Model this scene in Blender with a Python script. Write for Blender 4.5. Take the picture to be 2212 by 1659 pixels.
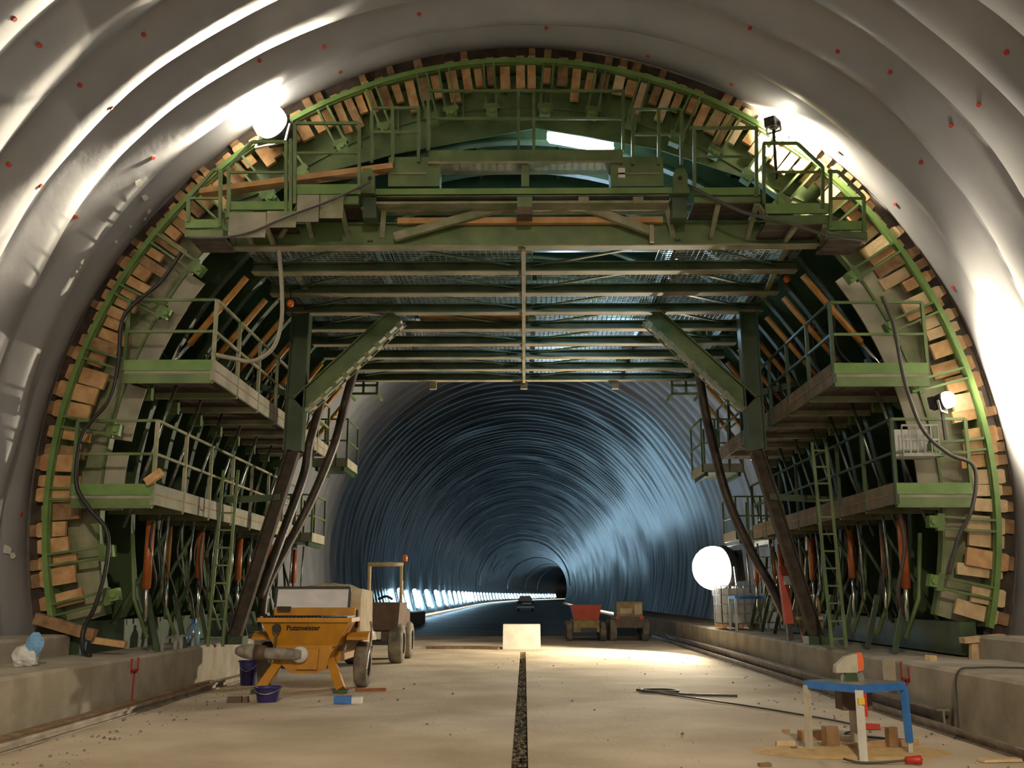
import bpy, math, random
from mathutils import Vector, Matrix, noise
random.seed(7)
for o in list(bpy.data.objects): bpy.data.objects.remove(o)
SC = bpy.context.scene
COL = SC.collection
# ------------------------------------------------------------------ camera, world, exposure
F = 2170.0; CAMZ = 1.55                       # focal length in pixels of the 2212 px wide frame
PITCH = math.atan(456/F); YAW = math.atan(27/math.hypot(F, 456))
cam = bpy.data.cameras.new('camera'); camo = bpy.data.objects.new('camera', cam); COL.objects.link(camo)
cam.sensor_width = 36; cam.lens = 36*F/2212; cam.clip_end = 1000
camo.location = (0, 0, CAMZ); camo.rotation_euler = (math.pi/2+PITCH, 0, YAW)
SC.camera = camo
w = bpy.data.worlds.new('world'); SC.world = w; w.use_nodes = True
w.node_tree.nodes['Background'].inputs[0].default_value = (1.0, 0.86, 0.68, 1)   # dull daylight at the portal behind the camera
w.node_tree.nodes['Background'].inputs[1].default_value = 1.28
sl = bpy.data.lights.new('added_floor_light', 'SPOT'); sl.energy = 7000; sl.color = (1.0, 0.84, 0.60); sl.spot_size = math.radians(58); sl.spot_blend = 0.9; sl.shadow_soft_size = 0.25
slo = bpy.data.objects.new('added_floor_light', sl); COL.objects.link(slo); slo.location = (1.0, -6.0, 9.6)      # added unseen spot behind the camera, there only to brighten the floor
slo.rotation_euler = (Vector((-0.3, 11.5, 0))-Vector((1.0, -6.0, 9.6))).to_track_quat('-Z', 'Y').to_euler()
SC.view_settings.view_transform = 'Standard'; SC.view_settings.look = 'None'
SC.view_settings.exposure = 0.0; SC.view_settings.gamma = 1.0; SC.view_settings.use_curve_mapping = False
SC.cycles.max_bounces = 4; SC.cycles.diffuse_bounces = 3; SC.cycles.glossy_bounces = 2; SC.cycles.transmission_bounces = 3
SC.cycles.use_adaptive_sampling = True; SC.cycles.adaptive_threshold = 0.05; SC.cycles.use_denoising = True; SC.cycles.use_light_tree = False
SC.cycles.sample_clamp_indirect = 6.0
SC.cycles.caustics_reflective = False; SC.cycles.caustics_refractive = False

def ray(px, py):
    v = Vector(((px-1106)/F, 1, -(py-829)/F))
    c, s = math.cos(PITCH), math.sin(PITCH)
    v = Vector((v.x, v.y*c-v.z*s, v.y*s+v.z*c))
    c, s = math.cos(YAW), math.sin(YAW)
    return Vector((v.x*c-v.y*s, v.x*s+v.y*c, v.z))
def at(px, py, d):                            # a point of the place at depth d (metres down the tunnel)
    r = ray(px, py); t = d/r.y
    return Vector((r.x*t, d, CAMZ+r.z*t))
def gnd(px, py, z=0.0):
    r = ray(px, py); t = (z-CAMZ)/r.z
    return Vector((r.x*t, r.y*t, z))

# ------------------------------------------------------------------ materials
MATS = {}
def mat(name, c1, c2=None, scale=3.0, rough=0.6, metal=0.0, bump=0.0, emit=None, estr=0.0, bscale=None, detail=4, stretch=None, spec=0.5, lo=0.35, hi=0.65, trans=0.0):
    m = bpy.data.materials.new(name); m.use_nodes = True; nt = m.node_tree
    b = nt.nodes['Principled BSDF']
    b.inputs['Base Color'].default_value = (*c1, 1); b.inputs['Roughness'].default_value = rough
    b.inputs['Metallic'].default_value = metal; b.inputs['Specular IOR Level'].default_value = spec
    if trans: b.inputs['Transmission Weight'].default_value = trans
    if emit: b.inputs['Emission Color'].default_value = (*emit, 1); b.inputs['Emission Strength'].default_value = estr
    if c2 or bump:
        g = nt.nodes.new('ShaderNodeNewGeometry'); mp = nt.nodes.new('ShaderNodeMapping')
        nt.links.new(g.outputs['Position'], mp.inputs['Vector'])
        if stretch: mp.inputs['Scale'].default_value = stretch
    if c2:
        n = nt.nodes.new('ShaderNodeTexNoise'); n.inputs['Scale'].default_value = scale; n.inputs['Detail'].default_value = detail
        nt.links.new(mp.outputs[0], n.inputs['Vector'])
        r = nt.nodes.new('ShaderNodeValToRGB'); r.color_ramp.elements[0].position = lo; r.color_ramp.elements[1].position = hi
        r.color_ramp.elements[0].color = (*c1, 1); r.color_ramp.elements[1].color = (*c2, 1)
        nt.links.new(n.outputs['Fac'], r.inputs[0]); nt.links.new(r.outputs[0], b.inputs['Base Color'])
    if bump:
        n2 = nt.nodes.new('ShaderNodeTexNoise'); n2.inputs['Scale'].default_value = bscale or scale*4; n2.inputs['Detail'].default_value = 5
        nt.links.new(mp.outputs[0], n2.inputs['Vector'])
        bp = nt.nodes.new('ShaderNodeBump'); bp.inputs['Strength'].default_value = bump; bp.inputs['Distance'].default_value = 0.05
        nt.links.new(n2.outputs['Fac'], bp.inputs['Height']); nt.links.new(bp.outputs[0], b.inputs['Normal'])
    MATS[name] = m; return m
mat('membrane', (0.29, 0.295, 0.32), (0.36, 0.365, 0.39), 0.8, rough=0.40, bump=0.06, bscale=7)
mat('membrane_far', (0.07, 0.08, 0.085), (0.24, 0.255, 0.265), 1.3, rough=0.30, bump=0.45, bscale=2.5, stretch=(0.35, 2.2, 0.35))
mat('dust_floor', (0.46, 0.36, 0.245), (0.72, 0.60, 0.445), 0.55, rough=0.9, bump=0.25, bscale=14, detail=8)
mat('far_floor', (0.12, 0.12, 0.12), (0.24, 0.22, 0.19), 0.35, rough=0.55, bump=0.2, bscale=4, detail=7)  # darker and less rough than the near floor
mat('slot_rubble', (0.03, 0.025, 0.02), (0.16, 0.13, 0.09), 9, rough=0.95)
mat('rubble', (0.12, 0.10, 0.075), (0.32, 0.27, 0.2), 14, rough=0.95)
mat('concrete', (0.32, 0.275, 0.205), (0.48, 0.42, 0.325), 1.7, rough=0.88, bump=0.2, bscale=12, detail=7)
mat('concrete_light', (0.62, 0.57, 0.48), (0.74, 0.69, 0.60), 3, rough=0.85, bump=0.1)
mat('rail_steel', (0.20, 0.16, 0.12), (0.36, 0.30, 0.23), 4, rough=0.5, metal=0.5, bump=0.1)
mat('green', (0.075, 0.125, 0.04), (0.15, 0.21, 0.075), 2.2, rough=0.5, bump=0.05, detail=6)
mat('green_bright', (0.11, 0.21, 0.05), (0.18, 0.29, 0.085), 2.5, rough=0.5, bump=0.04, detail=6)
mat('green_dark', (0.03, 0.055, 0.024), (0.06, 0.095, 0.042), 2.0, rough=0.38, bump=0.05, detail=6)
mat('green_dusty', (0.16, 0.20, 0.09), (0.36, 0.33, 0.24), 2.6, rough=0.75, bump=0.1, detail=7)
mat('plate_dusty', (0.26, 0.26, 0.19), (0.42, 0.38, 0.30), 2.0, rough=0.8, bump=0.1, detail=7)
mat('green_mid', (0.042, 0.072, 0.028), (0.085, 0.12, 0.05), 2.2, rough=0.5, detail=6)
mat('tan_flange', (0.15, 0.16, 0.08), (0.34, 0.29, 0.20), 1.6, rough=0.6, detail=6)
mat('wood', (0.42, 0.22, 0.09), (0.64, 0.40, 0.19), 5, rough=0.75, bump=0.15, bscale=30, detail=6)
mat('wood_pale', (0.58, 0.40, 0.22), (0.74, 0.56, 0.34), 6, rough=0.75, bump=0.15, bscale=30, detail=6)
mat('wood_dark', (0.20, 0.11, 0.05), (0.36, 0.22, 0.11), 6, rough=0.8, bump=0.15, bscale=30, detail=6)
mat('plank', (0.50, 0.26, 0.10), (0.62, 0.36, 0.16), 4, rough=0.7, bump=0.1, bscale=25)
mat('deck_dark', (0.035, 0.026, 0.018), (0.075, 0.052, 0.035), 5, rough=0.8)
mat('board_shaded', (0.12, 0.095, 0.06), (0.20, 0.16, 0.10), 3, rough=0.85)  # darker toe board copy, the right flank's weaker light put into its colour
mat('ochre', (0.36, 0.16, 0.03), (0.48, 0.24, 0.06), 6, rough=0.45)
mat('orange_red', (0.30, 0.075, 0.018), (0.40, 0.12, 0.03), 6, rough=0.4)
mat('chrome', (0.75, 0.75, 0.74), rough=0.16, metal=1.0)
mat('galv', (0.42, 0.42, 0.40), (0.6, 0.6, 0.57), 8, rough=0.35, metal=0.7)
mat('rod_steel', (0.16, 0.17, 0.16), (0.34, 0.35, 0.33), 8, rough=0.28, metal=0.8)
mat('black', (0.016, 0.015, 0.014), rough=0.5)
mat('dark_pipe', (0.035, 0.026, 0.02), (0.09, 0.065, 0.05), 4, rough=0.45, bump=0.1)
mat('rubber', (0.025, 0.024, 0.023), (0.09, 0.08, 0.065), 5, rough=0.8)
mat('tyre_dusty', (0.12, 0.105, 0.085), (0.28, 0.24, 0.18), 5, rough=0.9, bump=0.2)
mat('grey_hose', (0.28, 0.26, 0.21), (0.36, 0.33, 0.27), 6, rough=0.6)
mat('cable', (0.06, 0.055, 0.05), rough=0.5)
mat('white_paint', (0.78, 0.77, 0.74), (0.68, 0.66, 0.62), 5, rough=0.5)
mat('pipe_grey', (0.20, 0.18, 0.15), (0.36, 0.33, 0.28), 8, rough=0.7, bump=0.1)
mat('lid_grey', (0.62, 0.59, 0.62), (0.74, 0.71, 0.73), 4, rough=0.5)
mat('pump_yellow', (0.58, 0.26, 0.010), (0.44, 0.20, 0.02), 3.5, rough=0.42, bump=0.03, detail=7)
mat('beige_hood', (0.50, 0.38, 0.22), (0.62, 0.50, 0.33), 4, rough=0.8, bump=0.1)
mat('sand', (0.42, 0.30, 0.16), (0.58, 0.44, 0.26), 6, rough=0.95, bump=0.4, bscale=20)
mat('dumper_brown', (0.085, 0.052, 0.034), (0.14, 0.088, 0.058), 4, rough=0.6)
mat('blue_paint', (0.035, 0.16, 0.50), (0.05, 0.20, 0.56), 8, rough=0.4)
mat('navy_plastic', (0.028, 0.022, 0.12), (0.04, 0.03, 0.16), 6, rough=0.45)
mat('sawdust', (0.56, 0.36, 0.15), (0.66, 0.46, 0.22), 10, rough=0.95)
mat('saw_grey', (0.46, 0.42, 0.33), (0.54, 0.50, 0.41), 10, rough=0.6)
mat('orange', (0.85, 0.16, 0.05), rough=0.5)
mat('red', (0.50, 0.03, 0.02), rough=0.5)
mat('red_mark', (0.55, 0.05, 0.035), (0.42, 0.07, 0.05), 12, rough=0.9)
mat('red_skip', (0.42, 0.06, 0.03), (0.52, 0.09, 0.05), 3, rough=0.55)
mat('khaki', (0.22, 0.16, 0.06), (0.36, 0.26, 0.11), 4, rough=0.7)
mat('car_dark', (0.02, 0.02, 0.03), rough=0.25)
mat('yellow', (0.75, 0.5, 0.04), rough=0.5)
mat('clear_plastic', (0.78, 0.76, 0.72), rough=0.35)
mat('bottle_blue', (0.35, 0.55, 0.72), rough=0.15, trans=0.6)
mat('bag_white', (0.72, 0.72, 0.70), (0.58, 0.58, 0.56), 8, rough=0.5)
mat('bag_blue', (0.18, 0.38, 0.66), rough=0.5)
mat('lens_warm', (1, 1, 1), emit=(1.0, 0.90, 0.70), estr=40)
mat('lens_big', (1, 1, 1), emit=(1.0, 0.92, 0.78), estr=16)
mat('lens_dim', (1, 1, 1), emit=(1.0, 0.90, 0.72), estr=60)
mat('tube_cool', (1, 1, 1), emit=(0.66, 0.80, 1.0), estr=42)
mat('tube_row', (1, 1, 1), emit=(0.46, 0.77, 1.0), estr=40)
mat('tube_green', (1, 1, 1), emit=(0.62, 0.85, 1.0), estr=16)
mat('beacon', (0.75, 0.16, 0.02), rough=0.3)
mat('glass_dark', (0.03, 0.04, 0.05), rough=0.1)

# ------------------------------------------------------------------ mesh helpers
class MB:
    def __init__(s): s.v = []; s.f = []
    def box(s, x0, x1, y0, y1, z0, z1):
        n = len(s.v)
        s.v += [(x0,y0,z0),(x1,y0,z0),(x1,y1,z0),(x0,y1,z0),(x0,y0,z1),(x1,y0,z1),(x1,y1,z1),(x0,y1,z1)]
        s.f += [tuple(n+i for i in q) for q in ((0,3,2,1),(4,5,6,7),(0,1,5,4),(1,2,6,5),(2,3,7,6),(3,0,4,7))]; return s
    def bar(s, p, q, w, h=None, up=(0,0,1)):          # box beam from p to q, w across, h along up
        h = h or w; p = Vector(p); q = Vector(q); d = (q-p).normalized(); u = Vector(up)
        a = d.cross(u)
        if a.length < 1e-3: a = d.cross(Vector((0,1,0)))
        a.normalize(); b = a.cross(d).normalized(); a *= w/2; b *= h/2; n = len(s.v)
        for c in (p, q): s.v += [tuple(c-a-b), tuple(c+a-b), tuple(c+a+b), tuple(c-a+b)]
        s.f += [tuple(n+i for i in k) for k in ((0,1,2,3),(7,6,5,4),(0,4,5,1),(1,5,6,2),(2,6,7,3),(3,7,4,0))]; return s
    def ibeam(s, p, q, w, h, t=0.025, up=(0,0,1)):
        p = Vector(p); q = Vector(q); d = (q-p).normalized(); u = Vector(up); a = d.cross(u).normalized(); b = a.cross(d).normalized()
        s.bar(p, q, t, h-2*t, up)
        for k in (-1, 1): s.bar(p+b*k*(h-t)/2, q+b*k*(h-t)/2, w, t, up)
        return s
    def tube(s, pts, r, n=8, caps=True):
        pts = [Vector(p) for p in pts]; m = len(pts); base = len(s.v); u = None
        for i, p in enumerate(pts):
            d = (pts[min(i+1, m-1)]-pts[max(i-1, 0)]).normalized()
            if u is None:
                u = d.orthogonal().normalized()
            u = (u-d*u.dot(d)).normalized(); v = d.cross(u)
            rr = r[i] if isinstance(r, (list, tuple)) else r
            for k in range(n):
                t = 2*math.pi*k/n; s.v.append(tuple(p+(u*math.cos(t)+v*math.sin(t))*rr))
        for i in range(m-1):
            for k in range(n):
                a = base+i*n+k; b = base+i*n+(k+1) % n; s.f.append((a, b, b+n, a+n))
        if caps:
            s.f.append(tuple(base+k for k in reversed(range(n)))); s.f.append(tuple(base+(m-1)*n+k for k in range(n)))
        return s
    def prism(s, poly, y0, y1):                        # polygon in (x, z), extruded along y
        n = len(s.v); k = len(poly)
        s.v += [(x, y0, z) for x, z in poly]+[(x, y1, z) for x, z in poly]
        s.f.append(tuple(n+i for i in range(k))); s.f.append(tuple(n+k+i for i in reversed(range(k))))
        for i in range(k): j = (i+1) % k; s.f.append((n+j, n+i, n+k+i, n+k+j))
        return s
    def prism_x(s, poly, x0, x1):                      # polygon in (y, z), extruded along x
        n = len(s.v); k = len(poly)
        s.v += [(x0, y, z) for y, z in poly]+[(x1, y, z) for y, z in poly]
        s.f.append(tuple(n+i for i in range(k))); s.f.append(tuple(n+k+i for i in reversed(range(k))))
        for i in range(k): j = (i+1) % k; s.f.append((n+j, n+i, n+k+i, n+k+j))
        return s
    def frustum(s, a, b):                              # two rings of corners, same count
        n = len(s.v); k = len(a); s.v += [tuple(p) for p in a]+[tuple(p) for p in b]
        s.f.append(tuple(n+i for i in reversed(range(k)))); s.f.append(tuple(n+k+i for i in range(k)))
        for i in range(k): j = (i+1) % k; s.f.append((n+i, n+j, n+k+j, n+k+i))
        return s
    def sector(s, cx, cz, r0, r1, a0, a1, y0, y1, n=48):   # annular plate between two radii, angles in degrees
        base = len(s.v)
        for i in range(n+1):
            t = math.radians(a0+(a1-a0)*i/n); c, q = math.cos(t), math.sin(t)
            s.v += [(cx+r0*c, y0, cz+r0*q), (cx+r1*c, y0, cz+r1*q), (cx+r1*c, y1, cz+r1*q), (cx+r0*c, y1, cz+r0*q)]
        for i in range(n):
            a = base+4*i; b = a+4
            for k in range(4): s.f.append((a+k, a+(k+1) % 4, b+(k+1) % 4, b+k))
        s.f.append((base, base+3, base+2, base+1)); e = base+4*n; s.f.append((e, e+1, e+2, e+3))
        return s
    def wheel(s, c, r, wd, axis='x', n=20):
        c = Vector(c); ax = Vector((1,0,0)) if axis == 'x' else Vector((0,1,0))
        prof = [(-.5, .55), (-.5, .88), (-.36, 1.0), (.36, 1.0), (.5, .88), (.5, .55)]
        base = len(s.v); k = len(prof)
        for i in range(n):
            t = 2*math.pi*i/n; e = (Vector((0, math.cos(t), math.sin(t))) if axis == 'x' else Vector((math.cos(t), 0, math.sin(t))))
            for w_, q in prof: s.v.append(tuple(c+ax*w_*wd+e*r*q))
        for i in range(n):
            for j in range(k-1):
                a = base+i*k+j; b = base+((i+1) % n)*k+j; s.f.append((a, b, b+1, a+1))
        return s
    def disc(s, c, r, wd, axis='x', n=16):
        c = Vector(c); ax = {'x': Vector((1,0,0)), 'y': Vector((0,1,0)), 'z': Vector((0,0,1))}[axis]
        return s.tube([c-ax*wd/2, c+ax*wd/2], r, n)
    def build(s, name, m, parent=None, smooth=False, origin=None):
        off = Vector((0,0,0))
        if parent is not None:
            q = parent
            while q is not None: off = off+q.location; q = q.parent
        elif origin is not None: off = Vector(origin)
        me = bpy.data.meshes.new(name); me.from_pydata([tuple(Vector(v)-off) for v in s.v], [], s.f); me.update()
        me.materials.append(MATS[m])
        if smooth: me.shade_smooth()
        o = bpy.data.objects.new(name, me); COL.objects.link(o)
        if parent is not None: o.parent = parent
        elif origin is not None: o.location = off
        return o
def tag(o, label, cat, group=None, kind=None):
    o['label'] = label; o['category'] = cat
    if group: o['group'] = group
    if kind: o['kind'] = kind
    return o
def thing(name, label, cat, loc=(0,0,0), group=None):
    o = bpy.data.objects.new(name, None); COL.objects.link(o); o.location = loc; o.empty_display_size = 0.2
    return tag(o, label, cat, group)
def struct(o, label=None, cat=None):
    o['kind'] = 'structure'
    if label: o['label'] = label
    if cat: o['category'] = cat
    return o
def smoothpath(pts, sub=6):
    pts = [Vector(p) for p in pts]; out = []
    for i in range(len(pts)-1):
        p0 = pts[max(i-1, 0)]; p1 = pts[i]; p2 = pts[i+1]; p3 = pts[min(i+2, len(pts)-1)]
        for k in range(sub):
            t = k/sub; out.append(0.5*((2*p1)+(p2-p0)*t+(2*p0-5*p1+4*p2-p3)*t*t+(3*p1-p0-3*p2+p3)*t**3))
    out.append(pts[-1]); return out
def N(x, y, z=0.0): return noise.noise(Vector((x, y, z)))
def place(src, name, parent, loc, rot=(0,0,0), scale=(1,1,1)):     # a piece that shares mesh data
    o = bpy.data.objects.new(name, src); COL.objects.link(o); o.parent = parent
    o.location = loc; o.rotation_euler = rot; o.scale = scale; return o

# ------------------------------------------------------------------ the setting: tunnel
CX, CZ, RL, RF = -0.08, 3.08, 7.66, 7.30      # axis of the vault, radius of the membrane, radius of the formwork
YF, YB = 15.5, 25.9                            # formwork front and back
KT = 0.68                                      # kerb top
def bend(y): return 0.0 if y < 150 else (y-150)**2/(2*1460.0)

def vault_front():
    ys = [-14+0.5*i for i in range(44)]
    y = 8.0
    while y < 15.62: ys.append(y); y += 0.05
    ys.append(15.62)
    nt = 300; b = MB(); a0, a1 = -16.4, 196.4
    for y in ys:
        for i in range(nt+1):
            ang = a0+(a1-a0)*i/nt; t = math.radians(ang)
            u = t*RL
            yy = y+0.40*N(u*0.16, y*0.35, 1.7)+0.09*N(u*0.55, y*0.6, 9.1)
            ph = yy/1.06; k = math.floor(ph); fr = ph-k
            amp = 0.20+0.11*N(u*0.18, k*3.1, 4.0)+0.04*N(u*0.7, k*2.1, 5.0)
            prof = (math.sin(math.pi*fr**1.35)**0.8)        # sagging billow, steeper on the far side
            h = amp*prof+0.10*N(u*0.16, y*0.5, 6.0)+0.012*N(u*0.9, y*1.6, 2.0)
            # creases where the sheet is pinned
            h -= 0.05*math.exp(-(fr/0.07)**2)*(0.6+0.6*N(u*0.8, k*5.0, 8.0))
            fade = min(1.0, max(0.0, (15.66-y)/0.9)); fade = 0.15+0.85*fade
            low = min(1.0, max(0.12, (math.sin(t)*RL+2.4)/3.0))
            h = h*fade*low
            r = RL-max(h, -0.15)
            b.v.append((CX+r*math.cos(t), y, CZ+r*math.sin(t)))
    for j in range(len(ys)-1):
        for i in range(nt):
            a = j*(nt+1)+i; b.f.append((a, a+nt+1, a+nt+2, a+1))
    return struct(b.build('ceiling', 'membrane', smooth=True), 'white billowing waterproofing sheet lining the vault in the foreground', 'tunnel lining')
vf = vault_front()

def vault_far():
    ys = [15.6+0.9*i for i in range(11)]; y = 25.6
    while y < 160: ys.append(y); y += 0.14 if y < 45 else 0.28
    while y < 520: ys.append(y); y += 1.0
    nt = 110; b = MB(); a0, a1 = -22.0, 202.0
    for jy, y in enumerate(ys):
        for i in range(nt+1):
            t = math.radians(a0+(a1-a0)*i/nt); u = t*RL
            yy = y+0.25*N(u*0.4, y*0.5, 3.3); ph = yy/1.1; k = math.floor(ph); fr = ph-k
            h = (0.07+0.06*N(u*0.3, k*2.3, 4.0))*math.sin(math.pi*fr)**0.8+0.08*N(u*0.35, y*0.25, 5.0)
            if y > 160: h = 0.13*(jy % 2)+0.06*N(u*0.6, y*0.8, 2.0)
            r = RL-h
            b.v.append((CX+bend(y)+r*math.cos(t), y, CZ+r*math.sin(t)))
    for j in range(len(ys)-1):
        for i in range(nt):
            a = j*(nt+1)+i; b.f.append((a, a+nt+1, a+nt+2, a+1))
    e = (len(ys)-1)*(nt+1); b.f.append(tuple(e+i for i in range(nt+1)))
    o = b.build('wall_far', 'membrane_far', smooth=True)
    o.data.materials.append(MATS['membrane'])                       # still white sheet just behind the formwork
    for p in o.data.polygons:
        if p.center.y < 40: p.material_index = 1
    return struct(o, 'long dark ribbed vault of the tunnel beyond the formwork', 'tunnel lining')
vault_far()

# floor: two slabs with the drain slot between them
def slab(x0, x1, y0, y1, m, name='floor'):
    b = MB(); nx, ny = 40, 90
    for j in range(ny+1):
        for i in range(nx+1):
            x = x0+(x1-x0)*i/nx; y = y0+(y1-y0)*j/ny
            e = 0.0 if (i in (0, nx)) else 0.012*N(x*0.8, y*0.5)+0.008*N(x*2.5, y*2)
            b.v.append((x, y, e))
    for j in range(ny):
        for i in range(nx):
            a = j*(nx+1)+i; b.f.append((a, a+1, a+nx+2, a+nx+1))
    n = len(b.v)
    for (xa, xb) in ((x0, x0), (x1, x1)):
        b.v += [(xa, y0, -0.35), (xa, y1, -0.35), (xa, y1, 0), (xa, y0, 0)]; b.f.append((n, n+1, n+2, n+3)); n += 4
    return struct(b.build(name, m, smooth=False), 'dusty tan concrete carriageway slab of the tunnel floor', 'floor')
fl = slab(-6.2, -0.13, -14, 39.9, 'dust_floor'); fl['label'] = 'dusty tan concrete floor left of the drain slot'
fr_ = slab(0.03, 6.2, -14, 39.9, 'dust_floor'); fr_['label'] = 'dusty tan concrete floor right of the drain slot'
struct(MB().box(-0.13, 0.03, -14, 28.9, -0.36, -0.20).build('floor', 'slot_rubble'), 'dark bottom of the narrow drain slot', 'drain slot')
struct(MB().box(-0.135, 0.035, 28.9, 39.9, -0.3, 0.0).build('floor', 'dust_floor'), 'dusty floor behind the concrete block where the slot ends', 'floor')
rb = MB()
for i in range(420):
    y = 8.5+20*random.random(); x = -0.12+0.14*random.random(); r = 0.012+0.03*random.random()**2; z = -0.17+0.10*random.random()
    ps = [Vector((x+r*random.uniform(.6, 1.2)*a, y+r*random.uniform(.6, 1.4)*c, z+r*random.uniform(.6, 1.1)*d)) for a, c, d in ((-1,0,0),(0,-1,0),(1,0,0),(0,1,0),(0,0,1),(0,0,-1))]
    n = len(rb.v); rb.v += [tuple(p) for p in ps]
    for k in range(4): rb.f += [(n+k, n+(k+1) % 4, n+4), (n+(k+1) % 4, n+k, n+5)]
tag(rb.build('slot_rubble', 'rubble'), 'brown stones and rubble lying in the drain slot', 'rubble', kind='stuff')
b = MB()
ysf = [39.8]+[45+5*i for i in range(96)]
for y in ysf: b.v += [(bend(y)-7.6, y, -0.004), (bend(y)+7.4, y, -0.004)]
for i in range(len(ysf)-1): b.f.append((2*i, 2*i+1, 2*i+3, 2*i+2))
struct(b.build('floor', 'far_floor'), 'dark floor running into the far tunnel', 'floor')

rb = MB()
for i in range(520):
    side = random.random()
    if side < .45: x, y = random.uniform(-5.55, -4.2), random.uniform(9, 19)
    elif side < .7: x, y = random.uniform(3.6, 5.0), random.uniform(9.5, 26)
    else: x, y = random.uniform(-5, 5), random.uniform(9, 28)
    if -.15 < x < .06: continue
    r = 0.006+0.022*random.random()**3
    n = len(rb.v); rb.v += [(x-r, y, .006), (x, y-r*1.3, .006), (x+r, y, .006), (x, y+r, .006), (x+r*.2, y, .006+r*1.1)]
    for k in range(4): rb.f.append((n+k, n+(k+1) % 4, n+4))
tag(rb.build('floor_grit', 'rubble'), 'small stones and grit scattered over the tunnel floor', 'grit', kind='stuff')
# kerbs and upstands
def kerb(x0, x1, y0, y1, z1, name, label):
    b = MB(); c = 0.04; s = 1 if x1 > x0 else -1
    prof = [(x0, -0.02), (x0, z1-c), (x0+s*c, z1), (x1, z1), (x1, -0.02)]
    b.prism(prof, y0, y1); return struct(b.build(name, 'concrete'), label, 'kerb')
kl = kerb(-5.62, -8.2, -14, 18.7, KT, 'trim_1', 'long raised concrete side kerb left of the floor, in front of the formwork')
kerb(-5.78, -8.2, 18.7, 60, KT-0.03, 'trim_2', 'raised concrete side kerb under the left side of the formwork')
kr1 = kerb(5.12, 8.2, -14, 14.45, KT, 'trim_3', 'raised concrete side kerb in the right foreground')
kerb(5.22, 8.2, 15.25, 60, KT-0.03, 'trim_4', 'raised concrete side kerb running back under the right side of the formwork')
kerb(5.75, 8.2, 14.45, 15.25, 0.35, 'trim_5', 'low recess between the two right kerb blocks')
kerb(-6.75, -8.2, -14, 15.3, 0.98, 'trim_6', 'concrete upstand along the foot of the left lining')
kerb(6.55, 8.2, -14, 15.2, 0.98, 'trim_7', 'concrete upstand along the foot of the right lining')
# red survey marks painted on the kerbs
def mark(x, px, parent, s):
    m = MB()
    for a, c in s: m.bar((x, a[0], a[1]), (x, c[0], c[1]), 0.012, 0.06, up=(1,0,0) if False else (0,1,0) if abs(a[0]-c[0]) < abs(a[1]-c[1]) else (0,0,1))
    o = m.build('red_paint_mark', 'red_mark', parent); o['label'] = 'red sprayed survey mark'; return o
mark(-5.62, 0, kl, [((14.8, 0.66), (14.8, 0.47)), ((15.05, 0.66), (15.05, 0.47)), ((14.8, 0.48), (15.05, 0.48)), ((14.93, 0.48), (14.90, 0.02))])
mark(5.12, 0, kr1, [((13.95, 0.62), (13.95, 0.42)), ((14.22, 0.66), (14.22, 0.42)), ((13.95, 0.43), (14.22, 0.43)), ((14.08, 0.43), (14.08, 0.08))])

# rails
def rail(name, label, x, y0, y1, h=0.10):
    t = thing(name, label, 'rail', (x, y0, 0))
    MB().box(x-0.06, x+0.06, y0, y1, 0.0, 0.018).build('rail_foot', 'rail_steel', t)
    MB().box(x-0.012, x+0.012, y0, y1, 0.018, h-0.03).build('rail_web', 'rail_steel', t)
    MB().box(x-0.035, x+0.035, y0, y1, h-0.03, h).build('rail_head', 'rail_steel', t)
    return t
rail('crane_rail', 'rusty steel rail on the floor along the left kerb', -5.25, -6, 34)
rail('crane_rail', 'rusty steel rail on the floor along the right kerb', 4.80, -6, 39)
t = thing('steel_channel', 'long dusty steel beam lying beside the right rail', 'beam', (5.0, 12, 0))
MB().ibeam((5.0, 12.6, 0.11), (4.98, 36, 0.11), 0.16, 0.22).build('channel_body', 'rail_steel', t)
t = thing('steel_channel', 'dusty timber batten lying between rail and left kerb', 'batten', (-5.48, 3, 0))
MB().box(-5.56, -5.42, 3, 18.3, 0, 0.09).build('batten_body', 'wood_dark', t)

# red fixing discs on the sheet, white flakes painted in as glints
disc = MB().disc((0,0,0), 0.032, 0.02, 'z', 10)
dm = disc.build('fixing_disc', 'red_mark'); dme = dm.data; bpy.data.objects.remove(dm)
dg = bpy.context.evaluated_depsgraph_get(); dg.update()
def hit(px, py):
    r = ray(px, py).normalized(); ok, loc, nrm, _ = vf.ray_cast(Vector((0,0,CAMZ)), r)
    return (loc, nrm) if ok else (None, None)
for px, py in [(30,40),(85,97),(172,183),(310,74),(18,355),(87,400),(162,468),(240,232),(560,130),(735,155),(700,100),(330,340),(905,30),(45,1110),
               (2175,112),(2115,225),(2055,270),(1923,155),(1580,182),(1812,328),(1935,440),(2060,620),(1990,350),(1620,60),(1400,120),(1180,60),(1810,110)]:
    loc, nrm = hit(px, py)
    if loc is None: continue
    if nrm.dot(loc-Vector((0,0,CAMZ))) > 0: nrm = -nrm
    place(dme, 'fixing_disc', vf, loc+nrm*0.01, nrm.to_track_quat('Z', 'Y').to_euler())
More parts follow.
